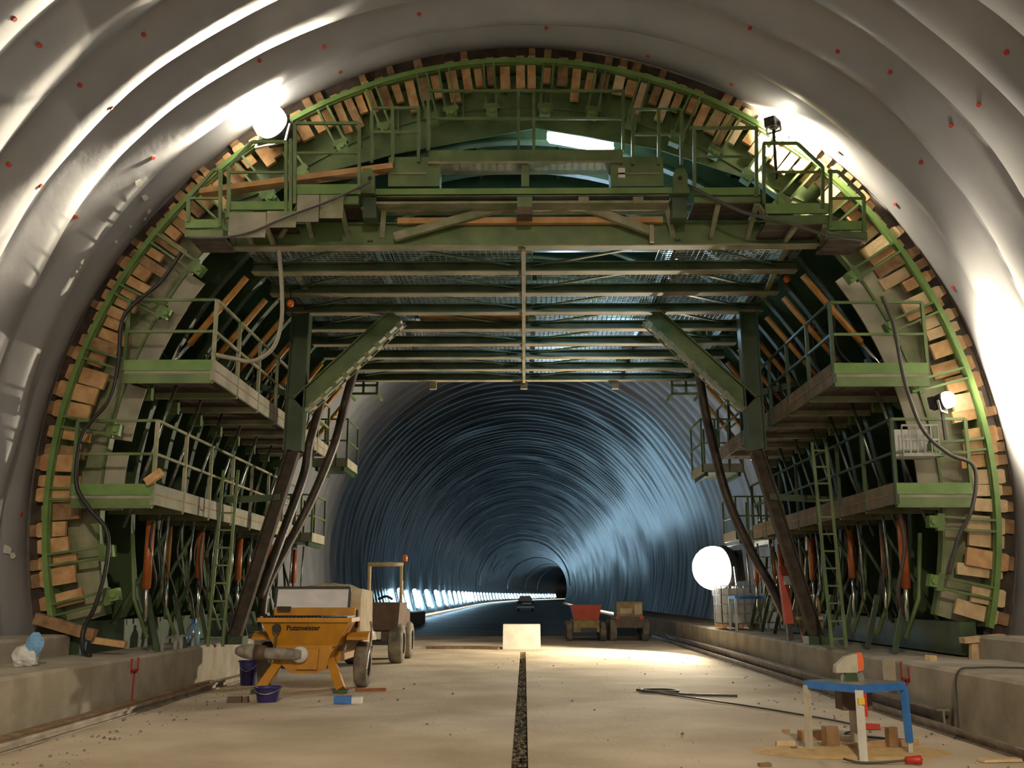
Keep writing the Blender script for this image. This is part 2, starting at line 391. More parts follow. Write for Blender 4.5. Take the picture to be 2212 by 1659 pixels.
for k, (px, py, s) in enumerate([(298,395,.16),(312,425,.12),(320,455,.10),(312,470,.08),(250,520,.06),(280,488,.05),(12,1185,.16),(25,1200,.12)]):
    loc, nrm = hit(px, py)
    if loc is None: continue
    if nrm.dot(loc-Vector((0,0,CAMZ))) > 0: nrm = -nrm
    m = MB(); a = [Vector((s*random.uniform(.4, 1)*math.cos(i*1.05), s*random.uniform(.25, .6)*math.sin(i*1.05), 0)) for i in range(6)]
    m.frustum(a, [p+Vector((0,0,0.006)) for p in a]); o = m.build('painted_glint', 'white_paint'); o.parent = vf
    o.location = loc+nrm*0.015; o.rotation_euler = nrm.to_track_quat('Z', 'Y').to_euler()

# glossy ring joints far down the tunnel
for i, y in enumerate((170, 250, 300, 335)):
    b = MB(); b.sector(CX+bend(y), CZ, RL-0.28, RL-0.10, 0, 180, y, y+0.25, 40)
    struct(b.build('trim_%d' % (8+i), 'white_paint', smooth=False), 'pale ring joint number %s from the camera in the far vault' % ('one', 'two', 'three', 'four')[i], 'ring joint')

# ------------------------------------------------------------------ formwork shell
def ringpt(r, ang, y): t = math.radians(ang); return Vector((CX+r*math.cos(t), y, CZ+r*math.sin(t)))
A0, A1 = -16.0, 196.0
fs = thing('formwork_shell', 'huge green steel arch formwork shell filling the tunnel section', 'formwork', (CX, YF, KT))
MB().sector(CX, CZ, RF-0.03, RF-0.005, A0, A1, YF+0.25, YB, 72).build('skin_plate', 'green_dark', fs)
RIBS = [YF+0.35+1.27*k for k in range(9)]
for k, y in enumerate(RIBS):
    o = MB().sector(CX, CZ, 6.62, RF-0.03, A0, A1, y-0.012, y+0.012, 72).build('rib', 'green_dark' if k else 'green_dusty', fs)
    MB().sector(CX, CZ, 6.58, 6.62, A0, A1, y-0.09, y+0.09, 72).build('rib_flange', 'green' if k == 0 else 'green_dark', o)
for k in range(14):                              # longitudinal stiffeners between the ribs
    a = 5+k*170/13
    p = ringpt(7.12, a, RIBS[0]); q = ringpt(7.12, a, RIBS[-1]); up = (p-Vector((CX, p.y, CZ))).normalized()
    MB().bar(p, q, 0.08, 0.22, up).build('stiffener', 'green_dark', fs)
MB().sector(CX, CZ, RF-0.06, RF+0.02, A0, A1, YF-0.10, YF-0.04, 96).build('rim_ring', 'green_bright', fs)
MB().sector(CX, CZ, RF-0.08, RF-0.04, A0, A1, YF-0.04, YF+0.30, 96).build('rim_flange', 'green', fs)
# head plate under the crown: arc above, shallow gable below
outer = [ringpt(RF-0.1, a, 0) for a in range(38, 143, 3)]
lower = [at(640, 395, 15.9), at(850, 338, 15.9), at(1160, 282, 15.9), at(1420, 328, 15.9), at(1640, 400, 15.9)]
poly = [(p.x, p.z) for p in outer]+[(p.x, p.z) for p in lower]
hp = MB().prism(poly, RIBS[0]-0.06, RIBS[0]-0.03).build('head_plate', 'green', fs)
for x in (780, 860, 930, 1000, 1060, 1180, 1240, 1300, 1380, 1450, 1540):
    p = at(x, 300, 15.8); zt = CZ+math.sqrt((RF-0.15)**2-(p.x-CX)**2); zb = zt-0.75
    MB().box(p.x-0.02, p.x+0.02, RIBS[0]-0.12, RIBS[0]-0.06, zb, zt).build('head_stiffener', 'green', hp)
# dusty end plates low on the flanks
for s in (-1, 1):
    for a in (2, 12, 22, 30):
        aa = a if s > 0 else 180-a
        MB().sector(CX, CZ, 6.25, 6.62, aa-4, aa+4, RIBS[0]-0.05, RIBS[0]-0.02, 6).build('end_plate', 'plate_dusty', fs)
    x = CX+s*6.65
    MB().box(x-0.12, x+0.12, YF-0.1, YB-0.2, KT, KT+0.48).build('foot_beam', 'green_dark', fs)

# ------------------------------------------------------------------ timber stop-end and clamps
se = thing('stop_end_formwork', 'ring of timber wedges and green clamps closing the front edge of the arch', 'stop end', (CX, YF, KT))
wm = []
for mname in ('wood', 'wood_pale', 'wood_dark'):
    m = MB(); c = 0.02
    m.prism([(-.5, -.5), (.5, -.5), (.5, .5-.08), (.42, .5), (-.42, .5), (-.5, .42)], -.5, .5)
    o = m.build('wood_block', mname); wm.append(o.data); bpy.data.objects.remove(o)
ang = -14.5; cnt = 0
while ang < 195:
    side = abs(ang-90)
    big = 1.3 if side > 70 else 1.0
    wd = random.uniform(0.13, 0.21) *big if side > 25 else random.uniform(0.13, 0.18)
    L = random.uniform(0.42, 0.72); rc = RF+0.20-L/2-random.uniform(0, 0.10)
    if side < 30: L = random.choice((0.45, 0.5, 0.6, 0.75)); rc = RF+0.1-L/2
    t = math.radians(ang+random.uniform(-2.5, 2.5))
    p = ringpt(rc, ang, YF+0.04+random.uniform(-.04, .05))
    src = wm[1 if (random.random() < .45 and ang < 80) else (2 if random.random() < .25 else 0)]
    place(src, 'wood_block', se, p-se.location, (0, -(t-math.pi/2), 0), (wd, 0.07, L))
    if random.random() < .5:                    # outer filler block between rim and lining
        pp = ringpt(RF+0.16, ang, YF+0.10); place(wm[2], 'wood_block', se, pp-se.location, (0, -(t-math.pi/2), 0), (wd*.8, 0.06, 0.26))
    gap = random.choice((0.01, 0.03, 0.04, 0.10)) if side > 30 else random.uniform(0.04, 0.12)
    ang += math.degrees((wd+gap)/RF); cnt += 1
MB().sector(CX, CZ, RF-0.01, RL+0.12, A0-2.5, A1+2.5, YF+0.13, YF+0.17, 96).build('backing_board', 'deck_dark', se)
cm_ = MB()
for s in (-1, 1): cm_.box(s*0.085-0.018, s*0.085+0.018, -0.03, 0.03, -0.42, 0.42)
cm_.box(-0.13, 0.13, -0.05, 0.05, -0.50, -0.40)
o = cm_.build('clamp', 'green'); cme = o.data; bpy.data.objects.remove(o)
bm_ = MB(); bm_.box(-0.09, 0.09, -0.06, 0.10, -0.62, -0.5); bm_.disc((0, -0.02, -0.56), 0.05, 0.16, 'y', 8)
o = bm_.build('clamp_bracket', 'green_bright'); bme = o.data; bpy.data.objects.remove(o)
for ang in [-12, -4, 6, 15, 24, 33, 41, 48, 54, 60, 66, 73, 79, 86, 94, 100, 103, 110, 117, 124, 130, 137, 145, 153, 162, 171, 180, 188, 194]:
    t = math.radians(ang); p = ringpt(6.88, ang, YF-0.06)
    c = place(cme, 'clamp', se, p-se.location, (0, -(t-math.pi/2), 0)); c.scale = (1, 1, random.uniform(.8, 1.05))
    place(bme, 'clamp_bracket', c, (0, 0, 0))

# ------------------------------------------------------------------ portal gantry inside the shell
pg = thing('portal_gantry', 'green steel portal gantry carrying the formwork with rows of cross beams overhead', 'gantry', (0, 19.4, KT))
BEAMS = [15.5+1.29*k for k in range(9)]
ZB = 7.08
for k, y in enumerate(BEAMS):
    hw = 4.75
    BH = 0.40 if k == 0 else 0.17
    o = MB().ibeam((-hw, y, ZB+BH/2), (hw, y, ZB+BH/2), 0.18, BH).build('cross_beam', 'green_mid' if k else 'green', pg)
    MB().box(-hw, hw, y-0.11, y+0.11, ZB-0.022, ZB-0.001).build('flange_plate', 'tan_flange', o)
for x, wdt in ((0.0, 0.07), (-2.6, 0.10), (2.6, 0.10), (-4.5, 0.2), (4.5, 0.2)):
    zz = ZB-0.08 if x == 0 else ZB+0.22
    MB().box(x-wdt/2, x+wdt/2, YF, YB, zz, zz+(0.06 if x == 0 else 0.2)).build('long_beam', 'tan_flange' if x == 0 else 'green_dark', pg)
for k in range(8):                              # flat wind bracing between the beams
    y0, y1 = BEAMS[k], BEAMS[k+1]
    for s in (-1, 1):
        MB().bar((s*0.15, y1, ZB+0.10), (s*2.5, y0, ZB+0.10), 0.07, 0.03).build('wind_brace', 'green_dark', pg)
        MB().bar((s*2.5, y0, ZB+0.1), (s*4.4, y1, ZB+0.1), 0.07, 0.03).build('wind_brace', 'green_dark', pg)
for x in (-2.4, 0, 2.4): MB().box(x-0.09, x+0.09, YB-0.05, YB+0.1, ZB-0.22, ZB-0.02).build('end_block', 'tan_flange', pg)
COLS = (19.4,)
for y in COLS:
    for s in (-1, 1):
        o = MB().ibeam((s*4.45, y, ZB), (s*4.5, y, 4.3), 0.30, 0.36, up=(1,0,0)).build('column', 'green_dark', pg)
        MB().ibeam((s*4.5, y, 4.3), (s*5.45, y, KT+0.12), 0.20, 0.24, up=(1,0,0)).build('raking_leg', 'deck_dark', o)
        MB().box(s*5.45-0.2, s*5.45+0.2, y-0.2, y+0.2, KT-0.03, KT+0.12).build('foot_plate', 'green_dark', o)
        if y > 20: continue
        kb = MB().ibeam((s*2.55, y, ZB-0.05), (s*4.42, y, 5.22), 0.26, 0.34, up=(s*1, 0, 1)).build('knee_brace', 'green', pg)
        n = Vector((-s, 0, -1)).normalized()*0.24
        lm = MB(); p0 = Vector((s*2.55, y-0.10, ZB-0.05)); p1 = Vector((s*4.42, y-0.10, 5.22))
        d = (p1-p0)
        for yy in (-0.10, 0.10): lm.bar(p0+n*1.15+Vector((0, yy, 0)), p1+n*1.15+Vector((0, yy, 0)), 0.02, 0.03)
        for k in range(9):
            c = p0+d*(k+0.4)/9
            lm.bar(c+n*0.7, c+n*1.2, 0.16, 0.10, up=d)
        lm.build('brace_ladder', 'green_dusty', kb)
    for s in (-1, 1):
        MB().bar((s*4.5, y, 5.4), (s*6.5, y, 5.9), 0.10, 0.12).build('tie_beam', 'green_dark', pg)
        MB().bar((s*4.7, y, 3.4), (s*6.6, y, 3.3), 0.10, 0.12).build('tie_beam', 'green_dark', pg)
# hydraulic cylinders and spindles at every rib
for k, y in enumerate(RIBS):
    yy = y+0.12
    for s in (-1, 1):
        a = Vector((s*4.45, yy, 6.95)); c = Vector((s*6.15, yy, 4.75)); d = c-a
        h = MB().tube([a+d*0.10, a+d*0.62], 0.055, 10).build('hydraulic_cylinder', 'ochre', pg, smooth=True)
        MB().tube([a+d*0.6, a+d*0.98], 0.032, 8).build('piston_rod', 'chrome', h, smooth=True)
        MB().box(c.x-0.10, c.x+0.10, yy-0.06, yy+0.06, c.z-0.1, c.z+0.1).build('pivot_bracket', 'green', h)
        x = s*(5.92 if k % 2 == 0 else 6.05)
        h = MB().tube([(x, yy, 2.70), (x, yy, 1.85 if k % 3 else 1.65)], 0.07 if k % 2 == 0 else 0.04, 10).build('hydraulic_cylinder', 'orange_red' if k % 2 == 0 else 'ochre', pg, smooth=True)
        MB().tube([(x, yy, 1.85), (x-s*0.02, yy, 1.15)], 0.035, 8).build('piston_rod', 'chrome', h, smooth=True)
        MB().tube([(s*5.55, yy, 5.3), (s*5.95, yy, 3.9), (s*6.35, yy, 2.6)], 0.028, 6).build('spindle_rod', 'rod_steel', pg, smooth=True)
        MB().tube([(s*6.2, yy, 2.5), (s*6.1, yy, 1.5), (s*5.85, yy, 0.9)], 0.035, 6).build('spindle_rod', 'green', pg, smooth=True)
        MB().tube([(s*5.75, yy+0.3, 2.8), (s*5.8, yy+0.3, 1.6)], 0.022, 6).build('spindle_rod', 'rod_steel', pg, smooth=True)
        MB().bar((s*5.72, yy+0.15, KT), (s*5.95, yy+0.15, 1.55), 0.05, 0.08).build('foot_strut', 'green_dark', pg)
for s in (-1, 1):                               # slack hydraulic hoses and hanging cables on the flanks
    for k in range(16):
        y = 15.9+0.6*k+random.uniform(-.2, .2); x0 = s*random.uniform(5.75, 6.2); z0 = random.uniform(2.55, 2.8)
        x1 = s*random.uniform(5.75, 6.3); z1 = random.uniform(0.95, 1.6); yb = y+random.uniform(.1, .5)
        MB().tube(smoothpath([(x0, y, z0), (x0+s*.05, y+.05, (z0*2+z1)/3), ((x0+x1)/2-s*.08, (y+yb)/2, (z0+2*z1)/3-.1), (x1, yb, z1)], 5), random.choice((.014, .02, .028)), 6).build('hydraulic_hose', random.choice(('black', 'cable', 'dark_pipe')), pg, smooth=True)
    for k in range(7):
        y = 16.2+1.27*k
        MB().bar((s*6.5, y, 1.1), (s*5.9, y+.5, 2.6), .05, .05).build('flank_brace', 'green_dark', pg)
        MB().tube(smoothpath([(s*5.2, y, 6.3), (s*5.3, y+.3, 5.6), (s*5.75, y+.2, 5.2), (s*6.1, y, 5.6)], 5), .02, 6).build('hydraulic_hose', 'black', pg, smooth=True)
for a, c, d0, d1 in (((585, 488), (668, 640), 15.6, 18.4), ((1712, 500), (1650, 640), 15.6, 18.4)):
    MB().bar(at(*a, d0), at(*c, d1), .09, .05).build('raking_strut', 'green_dusty', pg)
# steel gratings laid on the beams
gm = MB()
for i in range(25): gm.box(-1.2+0.1*i-0.008, -1.2+0.1*i+0.008, -0.6, 0.6, 0, 0.012)
for i in range(13): gm.box(-1.2, 1.2, -0.6+0.1*i-0.008, -0.6+0.1*i+0.008, 0.001, 0.011)
o = gm.build('grating', 'galv'); gme = o.data; bpy.data.objects.remove(o)
for k in range(8):
    for x in (-3.5, -1.05, 1.45, 3.5):
        if random.random() < 0.85: place(gme, 'grating', pg, Vector((x, (BEAMS[k]+BEAMS[k+1])/2, ZB+0.185))-pg.location)
        elif x < 0: MB().box(x-1.15, x+1.15, BEAMS[k]+0.06, BEAMS[k+1]-0.06, ZB+0.18, ZB+0.22).build('deck_board', 'wood_dark', pg)
# round air duct hanging under the crown inside the gantry, upper cross members
for k, y in enumerate(RIBS[1:]):
    MB().bar((-4.6, y, 8.55), (4.6, y, 8.55), 0.10, 0.18).build('upper_cross_beam', 'green_dark', pg)
    for s in (-1, 1): MB().bar((s*4.4, y, 8.6), (s*4.5, y, ZB+0.15), 0.12, 0.12).build('upper_post', 'green_dark', pg)

# head girder: the box frame with two windows at the front of the gantry
DG = 15.0
hg = thing('head_girder', 'green box girder with two window openings across the top of the gantry front', 'girder', at(1135, 440, DG))
def pxbox(m, x0, x1, y0, y1, d, dep):            # front rectangle given by photo extent at depth d, with real depth
    a = at(x0, y1, d); c = at(x1, y0, d); m.box(a.x, c.x, d, d+dep, a.z, c.z); return m
pxbox(MB(), 925, 1345, 322, 350, DG+.1, .35).build('top_chord', 'green', hg)
pxbox(MB(), 925, 1345, 346, 353, DG-.02, .45).build('top_flange', 'tan_flange', hg)
for a, c in ((838, 950), (1320, 1432)):
    o = pxbox(MB(), a, c, 338, 402, DG+.05, .4).build('end_box', 'green', hg)
    pxbox(MB(), a+8, c-30 if a < 900 else c-6, 372, 376, DG+.03, .02).build('slot_strip', 'tan_flange', o)
pxbox(MB(), 1336, 1350, 362, 383, DG+.03, .02).build('white_notice', 'white_paint', hg)
pxbox(MB(), 1126, 1143, 352, 402, DG+.05, .3).build('window_post', 'green', hg)
o = pxbox(MB(), 800, 1490, 404, 420, DG, .5).build('bottom_chord', 'green_bright', hg)
pxbox(MB(), 815, 1445, 420, 424, DG-.06, .55).build('chord_flange', 'tan_flange', o)
pxbox(MB(), 812, 1445, 432, 440, DG-.04, .5).build('lower_flange', 'green_dusty', hg)
pxbox(MB(), 812, 1445, 424, 432, DG+.18, .04).build('chord_web', 'green_dark', hg)
for x in (1260, 1378): pxbox(MB(), x-10, x+12, 424, 438, DG-.05, .1).build('web_cleat', 'tan_flange', hg)
for x in (797, 1467):
    q = [at(x-15, 425, DG), at(x+15, 425, DG), at(x+15, 384, DG), at(x+9, 372, DG), at(x-9, 372, DG), at(x-15, 384, DG)]
    o = MB().prism([(p.x, p.z) for p in q], DG-.16, DG-.04).build('lifting_lug', 'green', hg)
    c = at(x+2, 384, DG-.17); MB().disc((c.x, DG-.16, c.z), 0.035, 0.03, 'y', 12).build('pin', 'black', o)
    pxbox(MB(), x-14, x+16, 425, 470, DG-.02, .3).build('hanger_box', 'green_dark', hg)
for a, c in (((1112, 440), (852, 512)), ((1245, 440), (1412, 502))):
    p, q = at(*a, DG+.3), at(*c, DG+.3); MB().bar(p, q, 0.10, 0.13, up=(0,0,1)).build('truss_diagonal', 'green_dusty', hg)
pxbox(MB(), 1117, 1150, 424, 446, DG-.05, .3).build('centre_block', 'green', hg)
pxbox(MB(), 1117, 1150, 446, 462, DG-.06, .3).build('centre_pad', 'dumper_brown', hg)
for x in (830, 1440): MB().bar(at(x, 440, DG+.2), at(x+(15 if x > 1000 else -5), 512, DG+.5), 0.08, 0.08).build('truss_post', 'green_dusty', hg)
pxbox(MB(), 1404, 1412, 485, 522, DG+.2, .05).build('truss_tab', 'tan_flange', hg)
pk = thing('timber_plank', 'long orange timber plank lying across behind the girder diagonals', 'plank', at(860, 480, 15.35))
pxbox(MB(), 858, 1432, 467, 482, 15.35, .10).build('plank_body', 'plank', pk)

# ------------------------------------------------------------------ work platforms
def railing(t, pts, posts, zdeck, m='green', r=0.022):
    """pts: top rail points (world); posts: indices of pts with a post; mid rails below"""
    pts = [Vector(p) for p in pts]
    for i in range(len(pts)-1): MB().bar(pts[i], pts[i+1], 2*r, 2*r).build('top_rail', m, t)
    for i in posts: MB().bar((pts[i].x, pts[i].y, zdeck), pts[i], 2*r, 2*r, up=(0,1,0)).build('post', m, t)
def front_platform(label, x0, x1, yt, yb, rail_px, posts_px, mids, d=14.7, plate=None, under=None):
    a, c = at(x0, yb, d), at(x1, yt, d)
    t = thing('work_platform', label, 'platform', (a.x, d, a.z), 'stepped platforms on the gantry front')
    MB().box(a.x, c.x, d, d+0.05, (a.z+c.z)/2, c.z).build('fascia', 'green_bright', t)
    MB().box(a.x, c.x, d+0.01, d+0.06, a.z, (a.z+c.z)/2-0.03).build('toe_plate', 'green', t)
    n = 4
    for k in range(n): MB().box(a.x+.02, c.x-.02, d+.07+k*0.19, d+.07+k*0.19+0.18, a.z+.02, a.z+.06).build('deck_plank', 'deck_dark', t)
    if plate:
        for k, (px0, px1, py0, py1, mm) in enumerate(plate):
            p, q = at(px0, py1, d-.03), at(px1, py0, d-.03); MB().box(p.x, q.x, d-.03, d-.005, p.z, q.z).build('cover_plate', mm, t)
    for i in range(len(rail_px)-1):
        MB().bar(at(*rail_px[i], d), at(*rail_px[i+1], d), .045, .045, up=(0,1,0)).build('top_rail', 'green', t)
    for (x, y0, y1) in posts_px: MB().bar(at(x, y1, d), at(x, y0, d), .05, .05, up=(0,1,0)).build('post', 'green', t)
    for (xa, xb, y) in mids: MB().bar(at(xa, y, d), at(xb, y, d), .035, .035, up=(0,1,0)).build('mid_rail', 'green', t)
    if under:                                   # bracket frame hanging below and behind
        (ux0, ux1, uy) = under
        p, q = at(ux0, uy, d+.9), at(ux1, uy, d+.9)
        MB().bar(p, q, .05, .05).build('bracket_bar', 'green_dusty', t)
        for pp, fx in ((p, ux0), (q, ux1), ((p+q)/2, (ux0+ux1)/2)):
            xx = max(a.x+.05, min(c.x-.05, pp.x)); MB().bar((xx, d+.05, a.z-.02), pp, .07, .06).build('bracket_arm', 'green_dusty', t)
    return t
front_platform('railed platform beside the left end of the head girder', 637, 776, 397, 440, [(637, 266), (776, 266)], [(637, 266, 440), (776, 266, 420)], [(637, 776, 330)],
               plate=[(640, 690, 420, 478, 'plate_dusty'), (690, 742, 420, 470, 'green_dusty')], under=(600, 755, 520))
front_platform('platform below the upper left floodlight', 486, 628, 434, 470, [(496, 358), (545, 306), (620, 306)], [(494, 358, 470), (618, 306, 470), (628, 300, 470)], [(494, 620, 372)],
               plate=[(492, 575, 458, 512, 'plate_dusty'), (575, 640, 455, 490, 'green_dusty')], under=(505, 596, 538))
front_platform('lowest stepped platform at the far upper left, touching the sheet', 398, 482, 473, 510, [(410, 425), (462, 367), (478, 367)], [(407, 425, 480), (476, 367, 490)], [(407, 476, 428)])
front_platform('railed platform beside the right end of the head girder', 1500, 1642, 404, 436, [(1490, 276), (1636, 276)], [(1500, 276, 420), (1634, 276, 425)], [(1500, 1634, 338)],
               under=(1532, 1690, 525))
front_platform('platform below the upper right floodlight', 1655, 1788, 438, 482, [(1648, 309), (1722, 309), (1777, 360)], [(1650, 309, 440), (1777, 360, 450)], [(1650, 1777, 371)], under=(1690, 1860, 528))
front_platform('lowest stepped platform at the far upper right, near the sheet', 1792, 1872, 476, 515, [(1788, 370), (1810, 370), (1866, 425)], [(1794, 370, 490), (1866, 425, 500)], [(1794, 1866, 428)])
# railing frames standing on the head girder
t = thing('guard_rail', 'green guard rail frame standing on the left of the head girder', 'railing', at(855, 360, 15.0))
for a, c in (((803, 262), (803, 350)), ((803, 240), (803, 262)), ((848, 235), (848, 355)), ((904, 232), (904, 350)), ((925, 200), (925, 325))): MB().bar(at(*a, 15.0), at(*c, 15.0), .05, .05, up=(0,1,0)).build('post', 'green', t)
for a, c in (((803, 233), (906, 233)), ((803, 285), (906, 285))): MB().bar(at(*a, 15.0), at(*c, 15.0), .04, .04, up=(0,1,0)).build('rail', 'green', t)
t = thing('guard_rail', 'green guard rail frame standing on the middle of the head girder', 'railing', at(1135, 322, 15.2))
for x in (1120, 1153, 1346): MB().bar(at(x, 196, 15.2), at(x, 325, 15.2), .05, .05, up=(0,1,0)).build('post', 'green', t)
for y in (196, 256): MB().bar(at(925, y, 15.2), at(1346, y, 15.2), .04, .04, up=(0,1,0)).build('rail', 'green', t)
t = thing('guard_rail', 'green guard rail frame standing on the right of the head girder', 'railing', at(1420, 360, 15.0))
for x in (1367, 1423, 1472): MB().bar(at(x, 236, 15.0), at(x, 355, 15.0), .05, .05, up=(0,1,0)).build('post', 'green', t)
for y in (236, 290): MB().bar(at(1367, y, 15.0), at(1472, y, 15.0), .04, .04, up=(0,1,0)).build('rail', 'green', t)
pk = thing('timber_plank', 'long orange timber plank leaning along the upper left platforms', 'plank', at(435, 415, 15.05))
MB().bar(at(435, 417, 15.05), at(850, 362, 15.05), .22, .09, up=(0,0,1)).build('plank_body', 'plank', pk)

def side_platform(label, s, xo, xi, z, y0, y1, zr=1.15, post_m='green_dusty', group='side platforms inside the gantry', skew=0.0, board='plate_dusty'):
    t = thing('work_platform', label, 'platform', (s*(xo+xi)/2, y0, z), group)
    lo, hi = sorted((s*xo, s*xi))
    MB().box(lo, hi, y0-0.03, y0+0.03, z, z+0.17).build('fascia', 'green_bright', t)
    MB().box(lo, hi, y0-0.01, y0+0.03, z-0.05, z).build('fascia_gap', 'plate_dusty', t)
    MB().box(lo, hi, y0-0.02, y0+0.04, z-0.20, z-0.05).build('edge_beam', 'green', t)
    n = 4
    for k in range(n):
        a = lo+(hi-lo)*k/n; c = lo+(hi-lo)*(k+1)/n-0.02; MB().box(a, c, y0+.04, y1, z-0.08, z-0.03).build('deck_plank', 'deck_dark', t)
    xin = s*xi; m = int((y1-y0)/1.25)
    for k in range(m):
        ya = y0+0.04+k*(y1-y0)/m; yb = ya+(y1-y0)/m-0.05
        o = MB().box(xin-0.02, xin+0.02, ya, yb, z-0.14, z+0.18).build('toe_board', board, t)
        MB().box(xin-0.025, xin+0.025, ya, yb, z+0.01, z+0.03).build('board_seam', 'wood_dark', o)
        MB().bar((lo, ya, z-0.13), (hi, ya, z-0.13), 0.07, 0.10).build('bearer', 'green_dusty', t)
    for k in range(m+1):
        y = y0+k*(y1-y0)/m
        MB().bar((xin, y, z-.15), (xin+s*skew, y, z+zr), .055, .055, up=(0,1,0)).build('post', post_m, t)
        if k < m:
            y2 = y0+(k+1)*(y1-y0)/m-0.06
            for f in (1.0, 0.55): MB().bar((xin+s*skew*f, y+.03, z+zr*f), (xin+s*skew*f, y2, z+zr*f), .04, .04).build('side_rail', post_m, t)
    for f in (1.0, 0.55): MB().bar((xin, y0, z+zr*f), (s*xo, y0, z+zr*f), .04, .04).build('end_rail', 'green', t)
    MB().bar((s*xo, y0, z), (s*xo, y0, z+zr), .05, .05, up=(0,1,0)).build('post', 'green', t)
    return t
side_platform('upper side platform on the left flank with tan toe boards and a hanging hose', -1, 6.25, 4.86, 4.98, 15.25, 24.6)
side_platform('lower side platform on the left flank with a wood offcut on its corner', -1, 6.9, 5.66, 3.04, 15.25, 24.9)
side_platform('upper side platform on the right flank with dark underside', 1, 6.25, 4.80, 4.90, 15.25, 24.6, post_m='green_dark', board='board_shaded')  # posts and boards coloured darker to stand for the dimmer right flank
side_platform('lower side platform on the right flank beside the white mesh crate', 1, 6.75, 5.62, 3.04, 15.25, 24.9, post_m='green_dark', board='board_shaded')  # same darker posts and boards, shade put into the colour
# cage platforms at the rear
def cage(label, x0, x1, y0, y1, z, h):
    t = thing('cage_platform', label, 'platform', ((x0+x1)/2, y0, z), 'railed cage platforms at the rear of the gantry')
    MB().box(x0, x1, y0, y1, z, z+.05).build('deck', 'green_dark', t)
    for a, c in (((x0, y0), (x1, y0)), ((x1, y0), (x1, y1)), ((x0, y0), (x0, y1))):
        MB().bar((*a, z+.12), (*c, z+.12), .03, .22).build('toe_board', 'plate_dusty', t)
        for f in (h, h*.55): MB().bar((*a, z+f), (*c, z+f), .04, .04).build('rail', 'green', t)
    for x in (x0, (x0*2+x1)/3, (x0+2*x1)/3, x1):
        for y in (y0, y1): MB().bar((x, y, z), (x, y, z+h), .045, .045, up=(0,1,0)).build('post', 'green', t)
    for x in (x0+.1, x1-.1): MB().bar((x, y0, z-.05), (x, y1, z-.05), .08, .1).build('bearer', 'green_dark', t)
def cagepx(label, xa, xb, yt, yb, d): p, q = at(xa, yb, d), at(xb, yt, d); cage(label, p.x, q.x, d, d+1.6, p.z, q.z-p.z)
cagepx('upper rear cage platform left of the far opening', 676, 752, 905, 1008, 26.0)
cagepx('lower rear cage platform left of the far opening', 600, 676, 1068, 1170, 25.2)
cagepx('upper rear cage platform right of the far opening', 1518, 1600, 905, 1020, 26.0)
cagepx('lower rear cage platform above the bright floodlight stand', 1592, 1668, 1072, 1165, 25.2)
for lab, xa, xb in (('small green bracket frame under the rear beam on the left', 755, 815), ('small green bracket frame under the rear beam on the right', 1452, 1512)):
    p, q = at(xa, 850, 25.9), at(xb, 832, 25.9); t = thing('bracket_frame', lab, 'bracket', (p.x, 25.9, p.z))
    for z in (p.z, q.z): MB().bar((p.x, 25.9, z), (q.x, 25.9, z), .06, .06).build('bar', 'green', t)
    for x in (p.x, (p.x+q.x)/2, q.x): MB().bar((x, 25.9, p.z), (x, 25.9, q.z+.3), .06, .06, up=(0,1,0)).build('strut', 'green', t)
    for x in (p.x, q.x): MB().bar((x, 25.9, p.z), (x, 26.8, p.z), .06, .06).build('bar', 'green', t)

# ladders
def ladder(label, p, q, wd=0.38, m='green', n=None):
    p = Vector(p); q = Vector(q); t = thing('ladder', label, 'ladder', p)
    for s in (-1, 1): MB().bar(p+Vector((s*wd/2, 0, 0)), q+Vector((s*wd/2, 0, 0)), .05, .03, up=(0,1,0)).build('stile', m, t)
    n = n or int((q-p).length/0.28)
    for k in range(n):
        c = p+(q-p)*(k+.5)/n; MB().bar(c-Vector((wd/2, 0, 0)), c+Vector((wd/2, 0, 0)), .03, .03).build('rung', m, t)
ladder('green steel ladder up to the lower left side platform', (-5.33, 17.8, KT), (-5.28, 17.95, 3.75), 0.26)
ladder('dark green steel ladder in front of the right flank', (5.32, 17.6, KT), (5.22, 17.7, 4.2), 0.24)
ladder('thin access ladder behind the white liquid container', (6.62, 27.9, KT), (6.62, 28.1, 3.3), 0.5, 'galv', 9)

